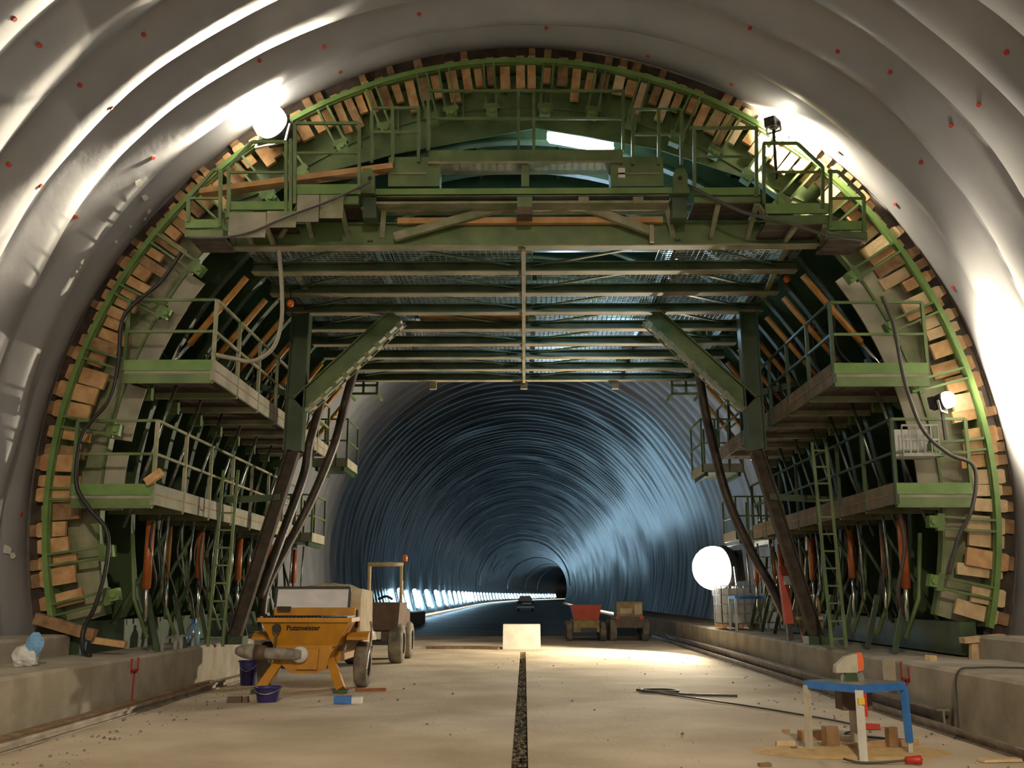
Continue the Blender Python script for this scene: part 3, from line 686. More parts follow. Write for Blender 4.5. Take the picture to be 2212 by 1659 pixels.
# ------------------------------------------------------------------ lamps
def floodlight(label, pos, aim, power, size=0.34, lens='lens_warm', stand=None, color=(1.0, .86, .62), spot=150, blend=.6, glow=True, bulbr=None):
    pos = Vector(pos); d = (Vector(aim)-pos).normalized()
    t = thing('floodlight', label, 'floodlight', pos)
    q = d.to_track_quat('Y', 'Z').to_matrix().to_4x4(); M = Matrix.Translation(pos) @ q
    def tb(m):                                   # local (y forward) -> world
        m.v = [tuple(M @ Vector(v)) for v in m.v]; return m
    h = size/2
    hs = MB().box(-h*.8, h*.8, -.14-h*.55, -.05-h*.5, -h*.7, h*.7); hs.tube([(0, -.08-h*.5, 0), (0, -h*.3, 0), (0, .0, 0)], [h*.8, h*.98, h*.96], 28)
    tb(hs).build('housing', 'black', t)
    nn = 14; tb(MB().tube([(0, -h*math.cos(math.pi*k/nn)*.95+h*.35, 0) for k in range(1, nn)], [h*math.sin(math.pi*k/nn) for k in range(1, nn)], 28)).build('lens', lens, t, smooth=True)  # lens swollen to a round globe that stands in for the lamp's glow
    y = MB(); y.bar((-h*1.05, -.05, 0), (-h*1.05, -.05, -h*1.3), .03, .03, up=(0,1,0)); y.bar((h*1.05, -.05, 0), (h*1.05, -.05, -h*1.3), .03, .03, up=(0,1,0)); y.bar((-h*1.05, -.05, -h*1.3), (h*1.05, -.05, -h*1.3), .03, .03)
    tb(y).build('yoke', 'galv', t)
    if stand is not None: MB().bar(stand, pos-Vector((0, 0, h*1.0))-d*.05, .04, .04, up=(0,1,0)).build('stand_pole', 'black', t)
    L = bpy.data.lights.new('lamp_light', 'SPOT'); L.energy = power; L.color = color; L.spot_size = math.radians(spot); L.spot_blend = blend; L.shadow_soft_size = 0.10
    lo = bpy.data.objects.new('lamp_light', L); COL.objects.link(lo); lo.parent = t
    lo.location = d*(h*1.35+.06); lo.rotation_euler = d.to_track_quat('-Z', 'Y').to_euler()
    return t
L1 = at(590, 270, 15.15); L2 = at(1673, 268, 15.0); L3 = at(2040, 865, 15.2); L4 = at(1555, 1225, 28.9)
floodlight('blazing floodlight on the upper left platform railing', L1, L1+Vector((-0.38, -0.90, 0.26)), 7500, 0.56, stand=at(618, 306, 14.75), spot=150, blend=.30)
floodlight('floodlight seen from behind on a pole above the upper right platform', L2, L2+Vector((0.50, 0.62, 0.10)), 1500, 0.22, stand=at(1677, 385, 14.75), spot=165, blend=.5)
floodlight('small bright floodlight on a pole above the white mesh crate at right', L3, L3+Vector((0.62, -0.55, 0.12)), 1500, 0.26, stand=at(2043, 950, 15.25), spot=165, blend=.5)
floodlight('large glaring floodlight on a stand behind the white liquid container', L4, L4+Vector((-0.92, -0.36, -0.10)), 4000, 1.22, lens='lens_big', stand=(L4.x, 28.95, KT), spot=142, blend=.35)

# fluorescent lamps hung under the crown inside the gantry
def tube_fitting(label, p, q, r, m, power):
    p = Vector(p); q = Vector(q); t = thing('fluorescent_lamp', label, 'lamp', (p+q)/2)
    d = (q-p).normalized()
    MB().bar(p+Vector((0, 0.04, .10)), q+Vector((0, 0.04, .10)), .16, .05).build('lamp_housing', 'white_paint', t)
    MB().tube([p-d*.0, p+d*.06, q-d*.06, q], [r*.4, r, r, r*.4], 12).build('lamp_tube', m, t, smooth=True)
    L = bpy.data.lights.new('lamp_light', 'POINT'); L.energy = power; L.color = (.48, .74, 1.0); L.shadow_soft_size = .3
    lo = bpy.data.objects.new('lamp_light', L); COL.objects.link(lo); lo.parent = t; lo.location = (0, 0, -.15)
tube_fitting('bright white lamp glowing through the gap above the head girder', at(1182, 297, 16.6), at(1326, 322, 16.6), .085, 'tube_cool', 150)
tube_fitting('pale green lamp seen between the overhead beams', at(1165, 632, 21.5), at(1275, 632, 21.5), .06, 'tube_green', 130)
tube_fitting('bluish lamp hung low over the rear gratings', (2.0, 24.0, 8.1), (3.2, 24.0, 8.1), .05, 'tube_green', 150)
tube_fitting('bluish lamp hung above the right front gratings', (1.5, 18.3, 8.3), (2.6, 18.3, 8.3), .05, 'tube_green', 70)

for lab, px, py, d in (('small red warning lamp hanging near the left gantry column', 627, 655, 17.5), ('small red warning lamp hanging near the right gantry column', 1700, 602, 17.5), ('small red lamp at the lower end of the left knee brace', 745, 798, 21.0)):
    c = at(px, py, d); t = thing('warning_lamp', lab, 'lamp', c)
    MB().tube([c+Vector((0,0,z)) for z in (-.07, -.05, 0, .05, .07)], [.02, .055, .07, .055, .02], 10).build('lamp_globe', 'beacon', t, smooth=True)
    MB().tube([c+Vector((0,0,.07)), c+Vector((0,0,.22))], .012, 6).build('hanger', 'black', t)
# tubes along the left wall of the far tunnel
tm = MB().tube([(0, 0, -.62), (0, 0, -.55), (0, 0, .55), (0, 0, .62)], [.05, .13, .13, .05], 10)
o = tm.build('glow_tube', 'tube_row', smooth=True); tme = o.data; bpy.data.objects.remove(o)
cl = MB(); cl.box(-.30, -.06, -.04, .04, .30, .36); cl.box(-.30, -.06, -.04, .04, -.36, -.30)
o = cl.build('wall_clip', 'galv'); clm = o.data; bpy.data.objects.remove(o)
y = 59.0; k = 0
ORD = ['nearest', 'second nearest', 'third nearest', 'fourth nearest', 'fifth nearest', 'sixth nearest']
while y < 385:
    x = CX+bend(y)-7.0
    t = thing('tube_light', ('%s upright cool white tube light of the row on the far left wall' % ORD[k]) if k < 6 else 'cool white tube light in the crowded distant end of the row', 'tube light', (x, y, 1.35), 'tube lights along the far left wall')
    t.rotation_euler = (0, math.radians(-14), 0)
    place(tme, 'glow_tube', t, (0, 0, 0)); place(clm, 'wall_clip', t, (0, 0, 0))
    y += 8.0 if k < 4 else (7.0 if y < 140 else 9.0); k += 1
# ------------------------------------------------------------------ pipes, hoses, cables
def hose(name, label, pts, r, m, cat='hose', sub=7, n=8):
    pts = [Vector(p) for p in pts]
    o = MB().tube(smoothpath(pts, sub), r, n).build(name, m, smooth=True, origin=pts[0]); return tag(o, label, cat)
hose('delivery_pipe', 'thick dark pipe sloping down left of the far opening', [at(772, 778, 23), at(748, 860, 23), at(722, 960, 23), at(668, 1090, 23), at(620, 1180, 22.8), at(576, 1268, 22.5), at(566, 1330, 22.4)], .105, 'dark_pipe', 'pipe')
hose('delivery_pipe', 'thick dark pipe sloping down right of the far opening', [at(1508, 790, 23), at(1522, 880, 23), at(1545, 980, 23), at(1575, 1085, 23), at(1625, 1195, 22.6), at(1668, 1270, 22.2), at(1700, 1340, 22)], .105, 'dark_pipe', 'pipe')
hose('delivery_pipe', 'dark pipe sloping beside the left gantry column', [at(712, 790, 21.5), at(690, 880, 21.5), at(668, 960, 21.5), at(655, 1030, 21.5), at(600, 1180, 21), at(560, 1290, 20.8)], .10, 'dark_pipe', 'pipe')
hose('concrete_hose', 'pale grey hose looping down over the upper left side platform', [at(602, 540, 15.1), at(608, 610, 15.1), at(608, 690, 15.1), at(590, 750, 15.15), at(548, 779, 15.2), at(500, 773, 15.2), at(458, 764, 15.3)], .034, 'grey_hose')
hose('cable', 'dark cable sagging across the upper left platforms', [at(800, 392, 14.6), at(720, 430, 14.55), at(620, 468, 14.55), at(545, 500, 14.6), at(480, 513, 14.6), at(405, 513, 14.65)], .022, 'cable', 'cable')
hose('cable', 'dark cable running down across the upper right platforms', [at(1495, 405, 14.6), at(1600, 455, 14.6), at(1700, 480, 14.6), at(1790, 508, 14.6), at(1872, 520, 14.7)], .028, 'cable', 'cable')
hose('cable', 'black hose snaking down the left stop end to the kerb', [at(392, 545, 15.1), at(345, 610, 15.1), at(285, 660, 15.1), at(262, 700, 15.05), at(256, 780, 15.05), at(238, 860, 15.05), at(185, 925, 15.05), at(168, 980, 15.05), at(166, 1050, 15), at(195, 1100, 15), at(232, 1150, 15), at(228, 1230, 15), at(205, 1310, 15), at(180, 1360, 15), at(180, 1405, 14.9), at(195, 1416, 14.8)], .032, 'black')
hose('cable', 'black electric cable hanging along the right stop end', [at(1905, 640, 15.1), at(1930, 700, 15.1), at(1945, 780, 15.05), at(1962, 850, 15), at(1995, 930, 15), at(2050, 980, 15), at(2100, 1002, 15), at(2108, 1050, 15), at(2095, 1110, 15), at(2070, 1160, 15.1), at(2050, 1240, 15.2)], .03, 'cable', 'cable')
hose('cable', 'thin black cable draped over the right kerb edge', [(5.9, 12.2, .72), (5.3, 12.25, .72), (5.08, 12.3, .66), (5.06, 12.35, .3), (4.95, 12.1, .05), (4.7, 11.6, .03)], .012, 'cable', 'cable')
hose('cable', 'thin black cable lying across the floor beside the saw table', [(1.9, 17.2, .02), (2.6, 15.9, .02), (3.4, 14.3, .02), (4.0, 12.6, .02), (3.6, 11.9, .02), (4.2, 11.4, .02)], .012, 'cable', 'cable')
hose('cable', 'coiled black cable lying on the floor at mid right', [(1.85, 17.3, .02), (2.1, 17.0, .02), (2.5, 17.05, .02), (2.3, 17.4, .02), (1.9, 17.1, .03), (2.4, 16.6, .02), (3.3, 16.3, .02)], .018, 'cable', 'cable')
t = thing('timber_beam', 'sloping dark timber beam at the foot of the left stop end', 'beam', at(80, 1330, 15.2))
MB().bar(at(78, 1335, 15.2), at(205, 1372, 15.2), .14, .16).build('beam_body', 'wood_dark', t)
t = thing('timber_beam', 'short timber plank on the left kerb top beside the hose', 'beam', at(205, 1385, 15.0))
MB().bar(at(200, 1382, 15.3), at(272, 1392, 15.3), .12, .09).build('beam_body', 'wood', t)
t = thing('timber_beam', 'timber trestle plank at the foot of the right stop end', 'beam', at(2075, 1385, 15.1))
MB().bar(at(2078, 1383, 15.1), at(2165, 1375, 15.1), .2, .08).build('beam_body', 'wood_pale', t)
MB().bar(at(2105, 1387, 15.1), at(2105, 1434, 15.1), .12, .1, up=(0,1,0)).build('prop', 'wood_pale', t)
t = thing('wood_offcut', 'wood offcut standing on the corner of the lower left side platform', 'offcut', at(318, 1045, 15.1))
MB().bar(at(316, 1042, 15.15), at(350, 1018, 15.15), .1, .12).build('offcut_body', 'wood', t)
# white mesh crate hanging on the lower right platform rail
p, q = at(1952, 980, 15.15), at(2025, 918, 15.15)
t = thing('mesh_crate', 'white wire mesh crate on the lower right side platform', 'crate', (p.x, 15.15, p.z))
MB().box(p.x, q.x, 15.55, 15.58, p.z, q.z).build('back_panel', 'white_paint', t)
for i in range(6):
    x = p.x+(q.x-p.x)*i/5; MB().bar((x, 15.15, p.z), (x, 15.15, q.z), .018, .018, up=(0,1,0)).build('wire', 'galv', t)
for i in range(3):
    z = p.z+(q.z-p.z)*i/2; MB().bar((p.x, 15.15, z), (q.x, 15.15, z), .03 if i == 1 else .02, .03).build('wire', 'galv', t)
MB().box(p.x, q.x, 15.15, 15.58, p.z-.03, p.z).build('crate_base', 'white_paint', t)

# ------------------------------------------------------------------ yellow pump
PX, PY = -3.62, 17.1
pm = thing('concrete_pump', 'yellow towed concrete pump with an open hopper and grey lid', 'concrete pump', (PX, PY, 0))
def pl(x, y, z): return (PX+x, PY+y, z)
hop = MB().frustum([pl(-.52,-.02,.72), pl(.52,-.02,.72), pl(.52,.5,.72), pl(-.52,.5,.72)], [pl(-.72,-.15,1.12), pl(.72,-.15,1.12), pl(.72,.62,1.12), pl(-.72,.62,1.12)]).build('hopper', 'pump_yellow', pm)
rim = MB()
for a, c in (((-.75,-.18), (.75,-.18)), ((.75,-.18), (.75,.65)), ((.75,.65), (-.75,.65)), ((-.75,.65), (-.75,-.18))): rim.bar(pl(*a, 1.15), pl(*c, 1.15), .06, .07)
rim.build('hopper_rim', 'pump_yellow', hop)
for k in range(24): MB().bar(pl(-.69+.06*k, -.14, 1.195), pl(-.69+.06*k, .6, 1.195), .018, .03).build('grate_bar', 'black', hop)
MB().box(PX-.7, PX+.7, PY+.62, PY+.66, 1.14, 1.34).build('splash_board', 'pump_yellow', hop)
lidp = MB().frustum([pl(-.68,.66,1.27), pl(.56,.66,1.27), pl(.56,.70,1.27), pl(-.68,.70,1.27)], [pl(-.68,.76,1.66), pl(.56,.76,1.66), pl(.56,.80,1.66), pl(-.68,.80,1.66)]).build('hopper_lid', 'lid_grey', pm)
lf = MB()
for a, c in (((-.70,.65,1.25), (-.70,.75,1.68)), ((.58,.65,1.25), (.58,.75,1.68)), ((-.70,.75,1.68), (.58,.75,1.68))): lf.bar(pl(*a), pl(*c), .04, .04, up=(0,1,0))
lf.build('lid_frame', 'black', lidp)
MB().box(PX-.62, PX-.40, PY+.48, PY+.56, 1.30, 1.36).build('lid_catch', 'black', lidp)
hb = MB().prism([(PX-.52,.74), (PX+.46,.74), (PX+.36,.36), (PX+.2,.30), (PX-.22,.30), (PX-.36,.42)], PY-.05, PY+.55).build('lower_body', 'pump_yellow', pm)
MB().prism([(PX-.14,.68), (PX+.24,.68), (PX+.22,.36), (PX-.12,.36)], PY-.12, PY-.04).build('front_door', 'pump_yellow', hb)
MB().box(PX-.5, PX+.5, PY+.5, PY+2.3, .45, .62).build('chassis', 'pump_yellow', pm)
hood = MB().prism_x([(PY+.85,.62), (PY+.82,1.5), (PY+1.0,1.66), (PY+2.2,1.62), (PY+2.3,.62)], PX-.70, PX+.76).build('engine_hood', 'beige_hood', pm)
MB().box(PX+.68, PX+.72, PY+.79, PY+.83, 1.0, 1.3).build('hood_slot', 'black', hood)
hm = MB(); nx, ny = 18, 8
for j in range(ny+1):
    for i in range(nx+1):
        x = -.45+1.1*i/nx; y = .95+1.2*j/ny; e = math.sin(math.pi*i/nx)**.5*math.sin(math.pi*j/ny)**.5
        hm.v.append(pl(x, y, 1.62+e*(.13+.05*N(x*6, y*5))))
for j in range(ny):
    for i in range(nx): a = j*(nx+1)+i; hm.f.append((a, a+1, a+nx+2, a+nx+1))
hm.build('dirt_crust', 'sand', hood, smooth=True)
for s in (-1, 1):
    MB().prism_x([(PY+.3,.86), (PY+.45,.93), (PY+1.1,.93), (PY+1.3,.82), (PY+1.3,.77), (PY+.3,.81)], PX+s*.80-.18, PX+s*.80+.18).build('fender', 'pump_yellow', pm)
    o = MB().wheel(pl(s*.82, .85, .38), .38, .22).build('wheel', 'tyre_dusty', pm, smooth=True)
    MB().disc(pl(s*.82, .85, .38), .2, .14).build('wheel_hub', 'galv', o)
    lg = MB().bar(pl(s*.42, .05, .5), pl(s*.66, -.28, .06), .14, .10, up=(0,1,0)).build('support_leg', 'pump_yellow', pm)
    MB().box(PX+s*.66-.12, PX+s*.66+.12, PY-.38, PY-.18, .005, .06).build('leg_foot', 'green_dark', lg)
out = MB().tube([pl(-.05, -.06, .60), pl(-.05, -.22, .60)], .13, 16).build('outlet_ring', 'white_paint', pm, smooth=True)
MB().tube([pl(-.05, -.16, .60), pl(-.18, -.22, .605), pl(-.5, -.24, .62), pl(-.62, -.24, .62)], .095, 14).build('outlet_pipe', 'pipe_grey', out, smooth=True)
MB().tube([pl(-.60, -.24, .62), pl(-.78, -.24, .64)], .125, 14).build('pipe_flange', 'dumper_brown', out, smooth=True)
MB().tube([pl(-.78, -.24, .64), pl(-.92, -.24, .655), pl(-1.02, -.24, .66), pl(-1.09, -.24, .66)], [.13, .12, .09, .05], 14).build('end_cone', 'pipe_grey', out, smooth=True)
lv = MB().bar(pl(-.47, -.22, .62), pl(-.44, -.22, 1.02), .04, .04, up=(0,1,0)).build('lever', 'dumper_brown', pm)
MB().disc(pl(-.44, -.24, 1.02), .07, .06, 'y', 12).build('lever_knob', 'black', lv)
tc = bpy.data.curves.new('lettering', 'FONT'); tc.body = 'Putzmeister'; tc.size = .115; tc.extrude = .002; tc.shear = .15; tc.align_x = 'CENTER'; tc.offset = .003
to = bpy.data.objects.new('lettering', tc); COL.objects.link(to); dgr = bpy.context.evaluated_depsgraph_get()
tme_ = bpy.data.meshes.new_from_object(to.evaluated_get(dgr)); bpy.data.objects.remove(to)
tme_.materials.clear(); tme_.materials.append(MATS['black'])
lt = bpy.data.objects.new('lettering', tme_); COL.objects.link(lt); lt.parent = hop
lt.location = (-.03, -.114, .985); lt.rotation_euler = (math.radians(90+18), 0, 0)
ch = MB().tube(smoothpath([pl(.96, .7, 1.1), pl(1.0, .6, .9), pl(.98, .5, .6), pl(.95, .45, .3)]), .02, 8).build('chrome_tube', 'chrome', pm, smooth=True)

# ------------------------------------------------------------------ site dumper behind the pump
DX, DY = -3.40, 23.9
dp = thing('site_dumper', 'brown site dumper with a roll bar and orange beacon behind the pump', 'dumper', (DX, DY, 0))
def dl(x, y, z): return (DX+x, DY+y, z)
MB().frustum([dl(-.6,0,.75), dl(.46,0,.75), dl(.46,1.2,.75), dl(-.6,1.2,.75)], [dl(-.66,-.15,1.38), dl(.52,-.15,1.38), dl(.52,1.3,1.38), dl(-.66,1.3,1.38)]).build('skip', 'dumper_brown', dp)
MB().box(DX-.5, DX+.4, DY+.1, DY+2.6, .45, .76).build('chassis', 'dumper_brown', dp)
MB().box(DX-.5, DX+.45, DY+1.4, DY+2.6, .76, 1.2).build('engine_cover', 'dumper_brown', dp)
rbx = MB()
for s in (-.46, .34): rbx.tube([dl(s, 1.5, 1.2), dl(s, 1.5, 2.28)], .045, 8)
rbx.tube([dl(-.5, 1.5, 2.3), dl(.38, 1.5, 2.3)], .055, 8); rbx.build('roll_bar', 'beige_hood', dp, smooth=True)
bc = MB().bar(dl(.42, 1.5, 1.9), dl(.42, 1.5, 2.38), .03, .03, up=(0,1,0)).build('beacon_post', 'black', dp)
MB().tube([dl(.42, 1.5, 2.38), dl(.42, 1.5, 2.5), dl(.42, 1.5, 2.54)], [.07, .06, .03], 10).build('beacon_cap', 'beacon', bc, smooth=True)
MB().tube(smoothpath([dl(-.2, 1.35, 1.45), dl(0, 1.3, 1.52), dl(.15, 1.35, 1.45)]), .03, 6).build('steering_wheel', 'black', dp)
for x, y in ((.42, .25), (-.62, .25), (.42, 2.1), (-.62, 2.1)):
    o = MB().wheel(dl(x, y, .45), .45, .32).build('wheel', 'tyre_dusty', dp, smooth=True); MB().disc(dl(x, y, .45), .24, .24).build('wheel_hub', 'dumper_brown', o)
MB().box(DX-.12, DX+.08, DY-.04, DY+.02, .55, .72).build('tail_lamp', 'white_paint', dp)
MB().box(DX-.5, DX+.3, DY-.03, DY+.1, .42, .5).build('bumper', 'black', dp)

# ------------------------------------------------------------------ small things at the pump
def bucket(label, c, r, h, tilt=0.0, m='navy_plastic'):
    t = thing('bucket', label, 'bucket', c); c = Vector(c)
    n = 18; b = MB()
    for rr, z in ((r*.78, 0), (r, h), (r*.94, h), (r*.74, .02)):
        for k in range(n): a = 2*math.pi*k/n; b.v.append((c.x+rr*math.cos(a), c.y+rr*math.sin(a), c.z+z))
    for j in range(3):
        for k in range(n): b.f.append((j*n+k, j*n+(k+1) % n, (j+1)*n+(k+1) % n, (j+1)*n+k))
    b.f.append(tuple(range(n-1, -1, -1))); b.f.append(tuple(3*n+k for k in range(n)))
    o = b.build('bucket_wall', m, t, smooth=False)
    MB().tube([(c.x+(r+.01)*math.cos(2*math.pi*k/16), c.y+(r+.01)*math.sin(2*math.pi*k/16), c.z+h) for k in range(17)], .012, 6).build('bucket_rim', m, t)
    MB().tube(smoothpath([(c.x-r, c.y, c.z+h), (c.x-r*.7, c.y-r*.8, c.z+h*.75), (c.x, c.y-r*1.1, c.z+h*.6), (c.x+r*.7, c.y-r*.8, c.z+h*.75), (c.x+r, c.y, c.z+h)]), .006, 6).build('bail', 'galv', t)
    t.rotation_euler = (0, tilt, 0); return t
g = gnd(578, 1516); bucket('navy plastic bucket on the floor in front of the pump', (g.x, g.y, 0), .19, .21)
g = gnd(520, 1468); bucket('taller navy bucket beside the left rail under the pump nozzle', (-4.86, 18.3, 0.01), .17, .40)
for lab, px, py, dx, m in (('small dark brick lying left of the navy bucket', 507, 1517, .22, 'dumper_brown'), ('small dark stone standing beside the navy bucket', 531, 1517, .08, 'dumper_brown')):
    g = gnd(px, py); o = MB().frustum([(g.x-dx/2,g.y-.06,0), (g.x+dx/2,g.y-.05,0), (g.x+dx/2,g.y+.06,0), (g.x-dx/2,g.y+.05,0)], [(g.x-dx/2+.01,g.y-.05,.08), (g.x+dx/2-.01,g.y-.04,.09), (g.x+dx/2-.01,g.y+.05,.085), (g.x-dx/2+.01,g.y+.04,.08)]).build('brick_piece', m, origin=(g.x, g.y, 0)); tag(o, lab, 'brick')
g = gnd(750, 1520); t = thing('small_carton', 'small blue and white carton on the floor at the pump foot', 'carton', (g.x, g.y, 0))
MB().box(g.x-.20, g.x+.06, g.y, g.y+.18, 0, .10).build('carton_body', 'blue_paint', t); MB().box(g.x+.06, g.x+.20, g.y, g.y+.18, 0, .09).build('carton_end', 'white_paint', t)
g = gnd(790, 1492); o = MB().bar((g.x-.15, g.y-.1, .02), (g.x+.32, g.y+.05, .02), .14, .04).build('floor_board', 'orange_red', origin=(g.x, g.y, 0)); tag(o, 'short reddish board lying beside the pump wheel', 'board')
# plastic bag and bottles on the left kerb
g = gnd(52, 1440, KT); t = thing('plastic_bag', 'crumpled white and blue plastic bag on the left kerb', 'bag', (g.x, g.y, KT))
def lump(c, rx, ry, rz, m, name, par, seed, cut=0.0):
    b = MB(); n, q = 14, 9; c = Vector(c)
    for j in range(q+1):
        ph = math.pi*j/q
        for i in range(n):
            a = 2*math.pi*i/n; d = Vector((math.sin(ph)*math.cos(a), math.sin(ph)*math.sin(a), math.cos(ph)))
            k = 1+.35*N(d.x*1.8+seed, d.y*1.8, d.z*1.8); z = c.z+d.z*rz*k; b.v.append((c.x+d.x*rx*k, c.y+d.y*ry*k, max(z, cut)))
    for j in range(q):
        for i in range(n): b.f.append((j*n+i, (j+1)*n+i, (j+1)*n+(i+1) % n, j*n+(i+1) % n))
    return b.build(name, m, par, smooth=False)
lump((g.x-.05, g.y+.1, KT+.11), .16, .12, .15, 'bag_white', 'bag_body', t, 1.0, KT+.002)
lump((g.x+.06, g.y+.1, KT+.26), .10, .08, .14, 'bag_blue', 'bag_neck', t, 4.0, KT+.05)
def bottle(label, c, r, h):
    c = Vector(c); t = thing('water_bottle', label, 'bottle', c)
    MB().tube([c+Vector((0,0,z)) for z in (0, .02, h*.62, h*.75, h*.85)], [r*.85, r, r, r*.7, r*.35], 12).build('bottle_body', 'bottle_blue', t, smooth=True)
    MB().tube([c+Vector((0,0,h*.85)), c+Vector((0,0,h))], r*.34, 10).build('bottle_cap', 'blue_paint', t)
g = gnd(462, 1385, KT); bottle('large blue water bottle standing on the left kerb end', (-5.85, 18.2, KT), .12, .45)
g = at(185, 1325, 15.2); bottle('small blue bottle on the timber at the left stop end', (g.x, 15.2, KT+.0), .05, .32)
t = thing('trestle', 'small pale metal trestles on the left kerb top', 'trestle', (-5.85, 16.6, KT))
for yy in (16.3, 17.2):
    MB().bar((-5.72, yy, KT+.2), (-5.75, yy+.7, KT+.2), .05, .04).build('trestle_bar', 'galv', t); MB().bar((-5.72, yy, KT), (-5.72, yy, KT+.2), .05, .04, up=(0,1,0)).build('trestle_leg', 'galv', t)
    MB().bar((-5.75, yy+.7, KT), (-5.75, yy+.7, KT+.2), .05, .04, up=(0,1,0)).build('trestle_leg', 'galv', t)

# ------------------------------------------------------------------ centre block, far vehicles
g0, g1 = gnd(1086, 1402), gnd(1168, 1402)
o = MB().frustum([(g0.x,g0.y,0), (g1.x,g0.y,0), (g1.x,g0.y+.8,0), (g0.x,g0.y+.8,0)], [(g0.x+.01,g0.y+.02,.70), (g1.x-.01,g0.y+.02,.70), (g1.x-.01,g0.y+.78,.70), (g0.x+.01,g0.y+.78,.70)]).build('concrete_block', 'concrete_light', origin=(g0.x, g0.y, 0))
tag(o, 'pale concrete block closing the end of the drain slot', 'block')
o = MB().bar((-2.9, 30.6, .03), (-.75, 30.2, .03), .10, .06).build('floor_board', 'wood_dark', origin=(-2, 30.4, 0)); tag(o, 'long dark board lying left of the concrete block', 'board')
VX, VY = 2.13, 35.5
v = thing('skip_dumper', 'small dumper with a red skip parked beyond the gantry', 'dumper', (VX, VY, 0))
MB().frustum([(VX-.42,VY,.72), (VX+.42,VY,.72), (VX+.42,VY+.9,.72), (VX-.42,VY+.9,.72)], [(VX-.52,VY-.1,1.22), (VX+.52,VY-.1,1.22), (VX+.52,VY+1.0,1.22), (VX-.52,VY+1.0,1.22)]).build('skip', 'red_skip', v)
MB().box(VX-.45, VX+.45, VY+.05, VY+2.2, .30, .72).build('body', 'khaki', v)
MB().box(VX-.2, VX+.35, VY-.02, VY+.06, .3, .45).build('front_plate', 'black', v)
for x in (-.58, .58):
    for yy in (.3, 1.7): MB().wheel((VX+x, VY+yy, .34), .34, .2).build('wheel', 'tyre_dusty', v, smooth=True)
VX = 3.62
v = thing('site_tractor', 'khaki tractor with red lamps parked right of the red skip', 'tractor', (VX, VY, 0))
MB().box(VX-.5, VX+.5, VY, VY+2.0, .45, .82).build('body', 'dumper_brown', v)
cb = MB().box(VX-.42, VX+.48, VY+.3, VY+1.5, .82, 1.32).build('cab', 'khaki', v)
MB().box(VX-.30, VX+.10, VY+.27, VY+.3, .92, 1.1).build('cab_panel', 'beige_hood', cb); MB().box(VX+.2, VX+.45, VY+.27, VY+.3, .9, 1.25).build('cab_panel', 'beige_hood', cb)
for x in (-.42, .40): MB().box(VX+x-.06, VX+x+.06, VY-.03, VY, .74, .84).build('tail_lamp', 'red', v)
for x in (-.56, .56):
    for yy in (.35, 1.6): MB().wheel((VX+x, VY+yy, .38), .38, .24).build('wheel', 'tyre_dusty', v, smooth=True)
c = gnd(1135, 1321); VX, VY = c.x, c.y
v = thing('car', 'small dark car with pale bumper far down the tunnel', 'car', (VX, VY, 0))
MB().prism_x([(VY,.3), (VY,.8), (VY+.4,.95), (VY+1.6,1.0), (VY+4,.8), (VY+4.1,.3)], VX-.8, VX+.8).build('body', 'car_dark', v)
MB().prism([(VX-.74,.92), (VX+.74,.92), (VX+.5,1.5), (VX-.5,1.5)], VY+.5, VY+2.6).build('cabin', 'glass_dark', v)
MB().box(VX-.82, VX+.82, VY-.06, VY, .34, .52).build('bumper', 'white_paint', v); MB().box(VX-.3, VX+.6, VY-.03, VY, .72, .86).build('tail_panel', 'white_paint', v)
for x in (-.68, .68):
    for yy in (.8, 3.2): MB().wheel((VX+x, VY+yy, .3), .3, .2).build('wheel', 'rubber', v)

# ------------------------------------------------------------------ right kerb: container, table, jack leg
IX, IY = 5.26, 27.5
t = thing('liquid_container', 'white caged liquid container on the right kerb below the floodlight', 'container', (IX, IY, KT))
MB().box(IX+.04, IX+1.0, IY+.04, IY+1.1, KT+.16, KT+1.05).build('tank', 'clear_plastic', t)
for i in range(6):
    MB().box(IX+.2*i-.012, IX+.2*i+.012, IY-.012, IY+.012, KT+.12, KT+1.1).build('cage_bar', 'galv', t)
    MB().box(IX-.012, IX+.012, IY+.22*i-.012, IY+.22*i+.012, KT+.12, KT+1.1).build('cage_bar', 'galv', t)
for k in range(5):
    z = KT+.14+.24*k; MB().box(IX, IX+1.0, IY-.015, IY+.0, z, z+.025).build('cage_bar', 'galv', t); MB().box(IX-.015, IX, IY, IY+1.12, z, z+.025).build('cage_bar', 'galv', t)
for x in (.05, .5, .95): MB().box(IX+x-.06, IX+x+.06, IY, IY+1.1, KT, KT+.12).build('pallet_bearer', 'wood', t)
MB().disc((IX+.5, IY+.55, KT+1.08), .11, .06, 'z').build('tank_lid', 'white_paint', t)
